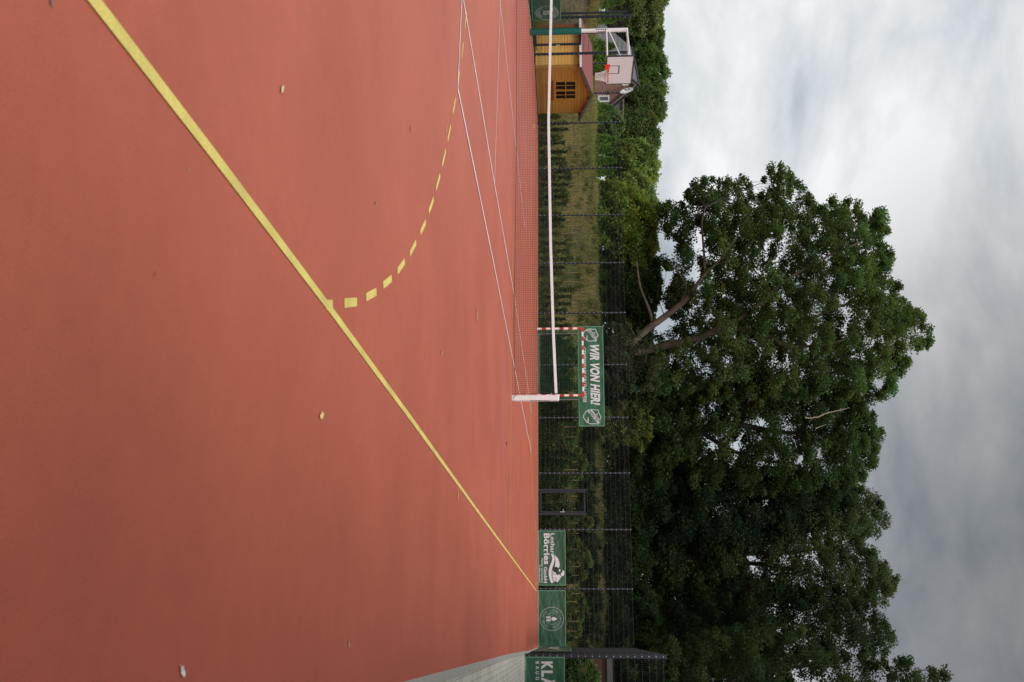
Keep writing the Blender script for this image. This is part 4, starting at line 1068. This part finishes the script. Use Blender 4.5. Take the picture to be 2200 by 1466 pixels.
def tree(label, poly, Yc, depth, n, per, rc, leaf, col, limbs, holes=(), bark=None, name='leafy_tree', tw=70, **kw):
    xb, yb = limbs[0][0][0]
    t = empty(name, onY(xb, yb, Yc), label, 'tree', kw.pop('group', None))
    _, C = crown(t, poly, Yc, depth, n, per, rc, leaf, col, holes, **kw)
    b = MB(); A_ = []
    for px, rad in limbs: A_.append(limb(b, px, Yc, rad, n=6))
    twigs(b, np.concatenate([a[len(a)//3:] for a in A_]), C, tw, .013); b.build('trunk', bark or BARKD, t, smooth=True)
    return t
tree('dark broad tree standing right of the huge two-trunk tree, dead twig in its crown',
     [(1350, 830), (1500, 820), (1700, 820), (1860, 850), (1862, 880), (1901, 921), (1886, 969), (1877, 1003), (1850, 1035), (1700, 1060), (1500, 1060), (1380, 1040), (1310, 960), (1310, 870)],
     31.5, 3.6, 950, 160, .52, .125, (.052, .084, .030), [([(1270, 930), (1400, 935), (1500, 925), (1570, 910), (1680, 930), (1800, 925)], [.34, .28, .24, .18, .12, .04]), ([(1500, 925), (1600, 980), (1720, 1000)], [.14, .10, .03])],
     [(1570, 955, 9), (1640, 940, 6), (1530, 880, 8)], gold=.01)
b = MB(); limb(b, [(1730, 898), (1755, 897), (1775, 888), (1810, 880), (1825, 876)], 27.6, [.035, .035, .03, .02, .01], wob=.3); limb(b, [(1752, 921), (1775, 912)], 27.6, [.025, .012], wob=.3)
o = b.build('dead_branch', mat('dead_wood', (.33, .27, .19), .8), bpy.data.objects['leafy_tree'])
tree('dark blue-green tree in the middle of the right-hand row of trees',
     [(1330, 1010), (1500, 1000), (1700, 1010), (1830, 1030), (1850, 1060), (1780, 1120), (1700, 1150), (1560, 1190), (1400, 1180), (1330, 1130)],
     33, 3, 800, 160, .54, .115, (.030, .052, .029), [([(1270, 1090), (1400, 1085), (1550, 1075), (1700, 1070)], [.26, .22, .14, .04])], [(1615, 1085, 10), (1640, 1070, 8), (1400, 1065, 8)])
tree('open crowned olive-green tree with fine twigs showing against the sky',
     [(1620, 1060), (1750, 1040), (1855, 1050), (1886, 1073), (1909, 1103), (1903, 1147), (1855, 1170), (1894, 1199), (1933, 1246), (1925, 1268), (1894, 1298), (1850, 1300), (1700, 1290), (1560, 1290), (1420, 1270), (1380, 1200), (1450, 1150), (1540, 1130)],
     34, 3, 860, 135, .54, .12, (.062, .084, .038), [([(1270, 1200), (1450, 1195), (1600, 1190), (1750, 1180), (1880, 1130)], [.26, .22, .15, .09, .02]), ([(1450, 1195), (1650, 1215), (1780, 1240), (1910, 1250)], [.16, .12, .08, .02]), ([(1500, 1195), (1620, 1290), (1740, 1280), (1860, 1290)], [.12, .1, .06, .02])],
     [(1630, 1115, 13), (1655, 1100, 9), (1690, 1210, 12), (1720, 1250, 8)], tw=170, gold=.01, var=.3)
tree('shaded tree with many thin dark branches at the lower right of the row',
     [(1340, 1260), (1500, 1250), (1640, 1240), (1800, 1270), (1880, 1310), (1929, 1381), (1900, 1410), (1840, 1420), (1700, 1430), (1500, 1440), (1380, 1420)],
     33, 3, 760, 135, .54, .115, (.036, .054, .025), [([(1270, 1300), (1400, 1300), (1520, 1295), (1640, 1290), (1760, 1280), (1860, 1330)], [.2, .18, .14, .09, .06, .02]), ([(1520, 1295), (1640, 1320), (1750, 1350), (1880, 1370)], [.1, .08, .05, .02]), ([(1560, 1292), (1680, 1305), (1800, 1310)], [.07, .05, .02])],
     [(1700, 1340, 9), (1740, 1380, 11), (1800, 1330, 9)], tw=170, var=.3)
tree('nearest dark tree at the right edge, its crown running out of the frame',
     [(1340, 1380), (1480, 1370), (1640, 1330), (1720, 1350), (1800, 1410), (1880, 1420), (1951, 1416), (1977, 1437), (2016, 1429), (2042, 1463), (2080, 1560), (2050, 1700), (1800, 1750), (1500, 1700), (1340, 1600)],
     27, 3.5, 850, 130, .48, .12, (.044, .066, .028), [([(1270, 1560), (1450, 1555), (1650, 1530), (1850, 1500), (2000, 1470)], [.3, .26, .18, .1, .03]), ([(1450, 1555), (1600, 1450), (1800, 1430)], [.14, .09, .03])],
     [(1840, 1420, 12), (1860, 1460, 10)], tw=120, var=.4)
# understorey
tree('yellow-leaved shrub at the fence right of the club banner', [(1290, 870), (1340, 860), (1400, 880), (1410, 920), (1380, 965), (1310, 960), (1270, 920)], 24.2, .8, 60, 60, .32, .12, (.105, .125, .040), [([(1180, 920), (1300, 915), (1380, 910)], [.04, .03, .01])], name='leafy_shrub', tw=30, gold=.08)
tree('grey-green scrubby bush at the foot of the two-trunk tree', [(1300, 700), (1345, 690), (1390, 730), (1440, 760), (1430, 800), (1400, 850), (1340, 850), (1290, 800)], 26.2, 1.2, 100, 60, .35, .11, (.085, .095, .050), [([(1230, 770), (1300, 765), (1380, 780)], [.06, .05, .02])], name='leafy_shrub', tw=40)
tree('bright mid-green hazel bush left of the huge tree', [(1268, 420), (1282, 385), (1330, 395), (1360, 400), (1395, 440), (1412, 480), (1410, 540), (1380, 570), (1320, 560), (1285, 520), (1262, 470)], 30, 2.0, 330, 95, .5, .15, (.19, .25, .055), [([(1250, 480), (1320, 480), (1380, 490)], [.12, .1, .03])], name='leafy_shrub')
tree('olive brown drooping bush between the hazel and the huge tree', [(1285, 540), (1330, 550), (1380, 540), (1415, 560), (1420, 640), (1400, 700), (1350, 720), (1310, 700), (1300, 620)], 31, 2.0, 380, 95, .5, .14, (.085, .115, .040), [([(1250, 620), (1330, 615), (1400, 560)], [.1, .08, .03]), ([(1290, 650), (1380, 630), (1410, 600)], [.06, .05, .02])], name='leafy_shrub')
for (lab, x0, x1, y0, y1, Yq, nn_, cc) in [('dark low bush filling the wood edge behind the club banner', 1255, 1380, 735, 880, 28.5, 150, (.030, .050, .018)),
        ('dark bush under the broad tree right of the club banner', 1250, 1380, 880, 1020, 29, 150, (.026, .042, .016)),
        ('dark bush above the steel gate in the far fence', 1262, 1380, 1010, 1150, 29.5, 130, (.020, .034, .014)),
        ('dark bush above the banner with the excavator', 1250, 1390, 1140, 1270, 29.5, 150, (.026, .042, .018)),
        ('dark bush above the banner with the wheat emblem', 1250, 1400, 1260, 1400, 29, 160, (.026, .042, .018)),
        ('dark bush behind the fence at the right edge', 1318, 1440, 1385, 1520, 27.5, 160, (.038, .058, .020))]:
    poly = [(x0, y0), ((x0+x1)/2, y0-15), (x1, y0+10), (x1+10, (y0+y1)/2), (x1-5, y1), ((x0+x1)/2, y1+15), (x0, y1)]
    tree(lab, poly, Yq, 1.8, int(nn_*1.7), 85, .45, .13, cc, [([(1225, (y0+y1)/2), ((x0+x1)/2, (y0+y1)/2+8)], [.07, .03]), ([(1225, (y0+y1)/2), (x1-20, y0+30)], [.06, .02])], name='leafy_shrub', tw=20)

for (lab, y0, y1, x1, Yq, cc) in [('low dark bush on the bank crest behind the club banner', 725, 860, 1290, 25.5, (.060, .085, .032)), ('low dark bush on the bank crest right of the club banner', 855, 965, 1296, 25.5, (.055, .080, .030)), ('low dark bush on the bank crest left of the steel gate', 955, 1060, 1290, 25, (.045, .066, .026)),
        ('low dark bush on the bank crest right of the steel gate', 1050, 1160, 1290, 25, (.026, .040, .016)), ('low dark bush on the bank crest behind the banner with the excavator', 1150, 1270, 1296, 25, (.026, .040, .016)), ('low dark bush on the bank crest behind the banner with the wheat emblem', 1260, 1400, 1300, 25, (.026, .040, .016))]:
    ym_ = (y0+y1)/2; x0 = 1205
    poly = [(x0, y0), (x1-25, y0-6), (x1-4, y0+24), (x1-14, ym_-8), (x1, ym_+20), (x1-20, y1-4), (x0, y1)]
    tree(lab, poly, Yq, .9, 210, 75, .34, .10, cc, [([(x0, ym_), (x1-30, ym_+4)], [.04, .02]), ([(x0, ym_), (x1-40, y0+20)], [.03, .01])], name='leafy_shrub', tw=25, var=.5)
# dense wood behind the row of trees
wpoly = [(1225, 470), (1330, 480), (1370, 540), (1390, 640), (1400, 740), (1450, 840), (1520, 1000), (1500, 1080), (1600, 1200), (1620, 1290), (1680, 1400), (1720, 1500), (1700, 1700), (1225, 1700)]
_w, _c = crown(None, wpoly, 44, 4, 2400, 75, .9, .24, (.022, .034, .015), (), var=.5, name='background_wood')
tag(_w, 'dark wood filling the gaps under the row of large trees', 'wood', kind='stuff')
# far belt of trees (left)
belt = [(1300, 1432, -60, 60, 70, (.060, .082, .034)), (1330, 1428, 20, 135, 74, (.042, .070, .026)), (1330, 1436, 105, 215, 72, (.044, .074, .026)), (1330, 1428, 190, 262, 66, (.038, .062, .024)), (1300, 1418, 245, 330, 62, (.042, .066, .028)), (1310, 1412, 315, 400, 52, (.075, .115, .040)), (1310, 1410, 385, 500, 50, (.080, .120, .045))]
blab = ['pale olive tree at the left end of the far tree belt', 'dark green tree behind the left part of the brick house roof', 'tall rounded tree directly behind the gable of the brick house', 'dark tree just right of the brick house', 'shaded tree behind the weeping bush', 'light green round tree in the gap before the huge tree', 'light green tree partly behind the hazel bush']
for lab, (x0, x1, y0, y1, Yq, cc) in zip(blab, belt):
    ym_ = (y0+y1)/2; w_ = y1-y0
    poly = [(x0, y0), (x0+(x1-x0)*.5, y0-w_*.10), (x1-22, y0+w_*.02), (x1-6, y0+w_*.18), (x1-10, y0+w_*.33), (x1, y0+w_*.5), (x1-8, y0+w_*.66), (x1-3, y0+w_*.8), (x1-26, y1), (x0+(x1-x0)*.5, y1+w_*.10), (x0, y1)]
    tree(lab, poly, Yq, 3.5, 480, 120, .80, .22, (cc[0]*2.3, cc[1]*1.95, cc[2]*1.8), [([(1262, ym_), (1330, ym_), (1390, ym_)], [.5, .35, .08])], name='distant_tree', tw=25, var=.38)
tree('feathery light-green weeping bush right of the brick house', [(1290, 232), (1325, 240), (1343, 262), (1340, 285), (1320, 298), (1295, 310), (1280, 275)], 34, 1.2, 110, 110, .40, .16, (.13, .18, .070), [([(1240, 270), (1300, 268), (1325, 266)], [.08, .06, .02])], name='weeping_shrub', tw=20, droop=1.2, var=.2)

# young conifers along the crest
def conifer_mesh(name, h, r, col, parent):
    n = 1700; t = rng.random(n)**.9; a = rng.random(n)*2*math.pi; q = r*(1-t)**.8*(.55+.45*rng.random(n))*(1+.25*np.sin(a*3+t*20))
    P = np.stack([q*np.cos(a), q*np.sin(a), t*h+rng.normal(size=n)*.04], 1)+np.array(abs_loc(parent))
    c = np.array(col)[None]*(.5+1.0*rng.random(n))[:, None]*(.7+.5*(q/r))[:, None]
    L_ = .10+.12*rng.random(n)
    return leaves_object(name, P, L_, L_*.4, c, parent, up=.1, droop=-.5)
cons = [(1292, 5, 20, 2.1), (1290, 38, 21, 2.2), (1291, 100, 22, 1.6), (1289, 124, 22, 1.7), (1288, 150, 22, 1.5), (1288, 233, 26, 1.6), (1286, 254, 28, 1.2), (1285, 300, 29, 2.0), (1284, 322, 29, 1.9), (1283, 345, 29, 2.1), (1283, 370, 29, 1.8), (1281, 395, 28, 1.2), (1284, 590, 28, 1.9), (1283, 625, 28, 2.0), (1283, 560, 28, 1.7), (1283, 660, 28, 1.6)]
for i, (x, y, Yq, h) in enumerate(cons):
    p = onY(x, y, Yq+2.5); z0 = p[2]-.35
    t = empty('young_conifer', (p[0], p[1], z0), 'young bushy conifer planted along the top of the grassy bank', 'conifer', 'young conifers on the bank')
    h *= .66; conifer_mesh('foliage', h, .40, (.15, .25, .045), t)
    b = MB(); b.tube([(p[0], p[1], z0-.8), (p[0], p[1], z0+h*.8)], [.04, .012], 5); b.build('trunk', BARKD, t)

# young hedge plants and their stakes just behind the far fence
HY = FY+.75
def plant_proto(h, w, col, seed):
    root = empty('hedge_plant', (0, HY, 0), 'young leafy hedge plant in the row behind the far mesh fence', 'hedge plant', 'young hedge plants behind the far fence')
    n = 520; t = rng.random(n); a = rng.random(n)*2*math.pi; q = w*(rng.random(n)**.6)*(1-.55*t)*(1+.4*np.sin(t*14+seed))
    P = np.stack([q*np.cos(a), q*np.sin(a)*1.2, .08+t*h], 1)+np.array([0, HY, 0])
    c = np.array(col)[None]*(.45+1.0*rng.random(n))[:, None]
    L_ = .05+.06*rng.random(n); leaves_object('foliage', P, L_, L_*.65, c, root, droop=.2)
    b = MB(); b.tube([(0, HY, -.05), (.02, HY, h*.5), (0, HY, h*.95)], [.010, .008, .004], 4)
    for k in range(7):
        z = h*(.15+.1*k); a = k*2.4; b.tube([(0.01, HY, z), (.01+w*.7*math.cos(a), HY+w*.7*math.sin(a), z+.22)], [.004, .002], 3)
    b.build('stem', BARKD, root)
    return root
protos = [plant_proto(1.45, .17, (.036, .075, .026), 1), plant_proto(1.6, .20, (.050, .095, .030), 2), plant_proto(1.3, .22, (.10, .13, .040), 3), plant_proto(1.5, .15, (.034, .070, .028), 4)]
def copy_tree(o, parent=None):
    c = o.copy(); COL.objects.link(c); c.parent = parent
    for ch in list(o.children): copy_tree(ch, c)
    return c
ypix = []
yy_ = 252.0
while yy_ < 1388: ypix.append(yy_); yy_ += random.uniform(12.5, 18.5)*(1+.25*(yy_-250)/1140)
used = set()
for i, y in enumerate(ypix):
    X = onY(1160, y, HY)[0]; k = random.randrange(4)
    if y > 880: k = random.choice((1, 2, 2, 3))
    o = protos[k] if k not in used else copy_tree(protos[k]); used.add(k)
    o.location = (X, HY+random.uniform(-.08, .1), float(height(X, HY))); o.rotation_euler = (0, 0, random.uniform(0, 6.28))
    s_ = random.uniform(.8, 1.1)*(1.08 if y > 880 else 1); sw = random.uniform(.85, 1.25)*(1.45 if y > 880 else 1); o.scale = (sw, sw, s_)
STK = mat('stake_wood', (.40, .25, .12), .8, var=.3, scale=5)
b = MB(); b.tube([(0, 0, -.1), (0, 0, 1.0)], .011, 5); b.tube([(0, 0, .99), (0, 0, 1.0)], .013, 5)
st0 = b.build('hedge_stake', STK); tag(st0, 'thin tan wooden stake standing in the young hedge behind the far fence', 'stake', 'wooden stakes in the hedge')
for i, y in enumerate(ypix):
    if 700 < y < 870 and i % 2: continue
    o = st0 if i == 0 else st0.copy()
    if i: COL.objects.link(o)
    X = onY(1160, y+random.uniform(-2, 2), HY+.12)[0]; zz = float(height(X, HY+.12)); top = onY(random.uniform(1236, 1245) if y < 1100 else random.uniform(1238, 1248), y, HY+.12)[2]
    o.location = (X, HY+.12, zz); o.scale = (1, 1, top-zz); o.rotation_euler = (random.uniform(-.02, .02), random.uniform(-.025, .025), 0)

# overgrown shrubs in the hedge (right half) - denser, browner
for lab, x0, x1, y0, y1, cc in [('bushy brown-green bramble behind the fence left of the gate', 1165, 1262, 955, 1045, (.055, .062, .024)), ('reddish bramble growing through the fence right of the gate', 1165, 1275, 1100, 1150, (.060, .058, .022)),
        ('brown-tinged bush rising behind the banner with the excavator', 1200, 1272, 1165, 1262, (.060, .055, .022)), ('brown-tinged bush rising behind the banner with the wheat emblem', 1200, 1268, 1275, 1370, (.058, .056, .022)), ('dark green bush behind the fence over the near right banner', 1195, 1290, 1412, 1500, (.040, .055, .018)),
        ('tangled green shrub behind the goal', 1160, 1250, 715, 850, (.030, .042, .018)), ('tangled shrub just right of the goal', 1160, 1255, 870, 960, (.040, .050, .020))]:
    poly = [(x0, y0), (x0+(x1-x0)*.6, y0-4), (x1-12, y0+12), (x1, (y0+y1)/2-6), (x1-8, (y0+y1)/2+14), (x1-22, y1-4), (x0, y1)]
    Yq = FY+1.5 if y0 < 1400 else NY+4.5
    tree(lab, poly, Yq, .5, int((x1-x0)*(y1-y0)/60), 75, .22, .075, (cc[0]*1.8, cc[1]*2.3, cc[2]*2.0), [([(x0-5, (y0+y1)/2), (x0+30, (y0+y1)/2+4), (x1-18, (y0+y1)/2)], [.02, .015, .006]), ([(x0-5, (y0+y1)/2+3), (x1-30, y0+14)], [.015, .005])], name='hedge_shrub', tw=25, gold=.05, var=.45)

# unseen building form added right of the camera to shade the court's right side
cl = empty('shade_building', (16, -14, 0), 'unseen long building form with an overhang, added right of the camera to shade the court', 'building')
PL = mat('dark_plaster', (.16, .14, .12), .9, var=.15, bump=.3)
b = MB(); b.box(12.34, 22, -40, -8.2, 0, 4.0); b.build('wall', PL, cl)
b = MB(); b.box(13.05, 22, -8.197, 6.3, 0, 4.0); b.build('wall', PL, cl)
b = MB(); b.box(12.30, 22.3, -40.3, -8.0, 4.003, 4.2); b.build('roof', mat('dark_roof', (.05, .05, .05), .8), cl)
b = MB(); b.box(11.6, 12.335, -30, -21.2, 2.85, 3.05); b.build('shade_overhang', mat('overhang_boards', (.10, .09, .08), .8), cl)  # overhang added out of view to darken the near right ground
for x_ in (11.7,):
    b = MB(); b.bevbox(x_, x_+.14, -29.8, -29.66, 0, 2.848, .01); b.build('overhang_post', FENCE, cl)
for i in range(3):
    y = -36+i*5; b = MB(); b.box(12.30, 12.338, y, y+1.6, 1, 2.4); w_ = b.build('window', WHITE, cl)
    b = MB(); b.box(12.285, 12.298, y+.1, y+1.5, 1.1, 2.3); b.build('pane', GLS, w_)

# weeds on the bank
n = 420; wx = rng.uniform(-13, 14, n); wy = rng.uniform(21.6, 27.5, n); wz = height(wx, wy); per = 60
ix = np.repeat(np.arange(n), per); rr_ = (.12+.25*rng.random(n))
gq = rng.normal(size=(n*per, 3)); gq /= np.linalg.norm(gq, axis=1)[:, None]; gq *= rng.random(n*per)[:, None]**.5; gq[:, 2] = np.abs(gq[:, 2])*1.3
Pw = np.stack([wx, wy, wz], 1)[ix]+gq*rr_[ix][:, None]
cw = np.array([[.075, .11, .035]])*(.5+.9*rng.random(n))[ix][:, None]*(.7+.6*rng.random(n*per))[:, None]; cw[:, 0] *= (.8+.9*rng.random(n))[ix]
ow = leaves_object('bank_weeds', Pw, .07+.08*rng.random(n*per), .03+.03*rng.random(n*per), cw, None, droop=-.4)
tag(ow, 'low green weeds scattered over the grassy bank', 'weeds', kind='stuff')

# ------------------------------------------------------------------ grass on the bank
def blades(name, X, Y, hmin, hmax, c0, c1, wd=.018, label=''):
    n = len(X); Z = height(X, Y)-.03; P = np.stack([X, Y, Z], 1)
    L_ = hmin+(hmax-hmin)*rng.random(n); d = rng.normal(size=(n, 3))*.35; d[:, 2] = 1; d /= np.linalg.norm(d, axis=1)[:, None]
    a = rng.random(n)*math.pi; s = np.stack([np.cos(a), np.sin(a), np.zeros(n)], 1)*wd*(.6+.8*rng.random(n))[:, None]
    v = np.empty((n, 3, 3)); v[:, 0] = P-s; v[:, 1] = P+s; v[:, 2] = P+d*L_[:, None]
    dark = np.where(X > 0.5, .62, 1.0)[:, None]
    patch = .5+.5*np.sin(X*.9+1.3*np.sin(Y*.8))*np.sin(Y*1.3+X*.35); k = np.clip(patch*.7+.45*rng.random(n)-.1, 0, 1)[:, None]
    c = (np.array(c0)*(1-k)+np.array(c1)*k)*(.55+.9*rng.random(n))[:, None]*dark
    me = bpy.data.meshes.new(name); me.vertices.add(n*3); me.vertices.foreach_set('co', v.reshape(-1).astype(np.float32))
    me.loops.add(n*3); me.loops.foreach_set('vertex_index', np.arange(n*3, dtype=np.int32)); me.polygons.add(n)
    me.polygons.foreach_set('loop_start', np.arange(0, n*3, 3, dtype=np.int32)); me.polygons.foreach_set('loop_total', np.full(n, 3, dtype=np.int32))
    at = me.color_attributes.new('Col', 'FLOAT_COLOR', 'POINT'); cc = np.ones((n, 3, 4), dtype=np.float32); cc[:, :, :3] = c[:, None, :]; at.data.foreach_set('color', cc.reshape(-1))
    me.materials.append(GRN_FOL); me.update(); me.validate()
    o = bpy.data.objects.new(name, me); COL.objects.link(o); return tag(o, label, 'grass', kind='stuff')
n = 110000; X = rng.uniform(-22, 18, n); Y = 21.2+8.5*rng.random(n)**1.2
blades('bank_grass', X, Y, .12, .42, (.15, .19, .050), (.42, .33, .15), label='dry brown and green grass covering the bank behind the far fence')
n = 60000; X = rng.uniform(-27, -13.2, n); Y = rng.uniform(8, 22, n); keep = ~((X > -16.6) & (Y > 15) & (Y < 21)); X = X[keep]; Y = Y[keep]
blades('tall_dry_grass', X, Y, .3, .75, (.16, .16, .04), (.42, .30, .12), wd=.02, label='tall golden dry grass on the bank left of the court')
n = 5000; X = rng.uniform(-12.6, -11.9, n)-.1; Y = rng.uniform(8, 15, n)
blades('edge_grass', X, Y, .05, .3, (.09, .13, .03), (.14, .13, .05), wd=.012, label='strip of grass between the left kerb and the fence')
n = 4000; X = rng.uniform(-12, 12, n); Y = rng.uniform(FY+.02, FY+.5, n)
blades('edge_grass', X, Y, .05, .22, (.04, .055, .02), (.10, .09, .04), wd=.010, label='low weeds along the foot of the far fence')
print('faces', sum(len(o.data.polygons) for o in bpy.data.objects if o.type == 'MESH'))
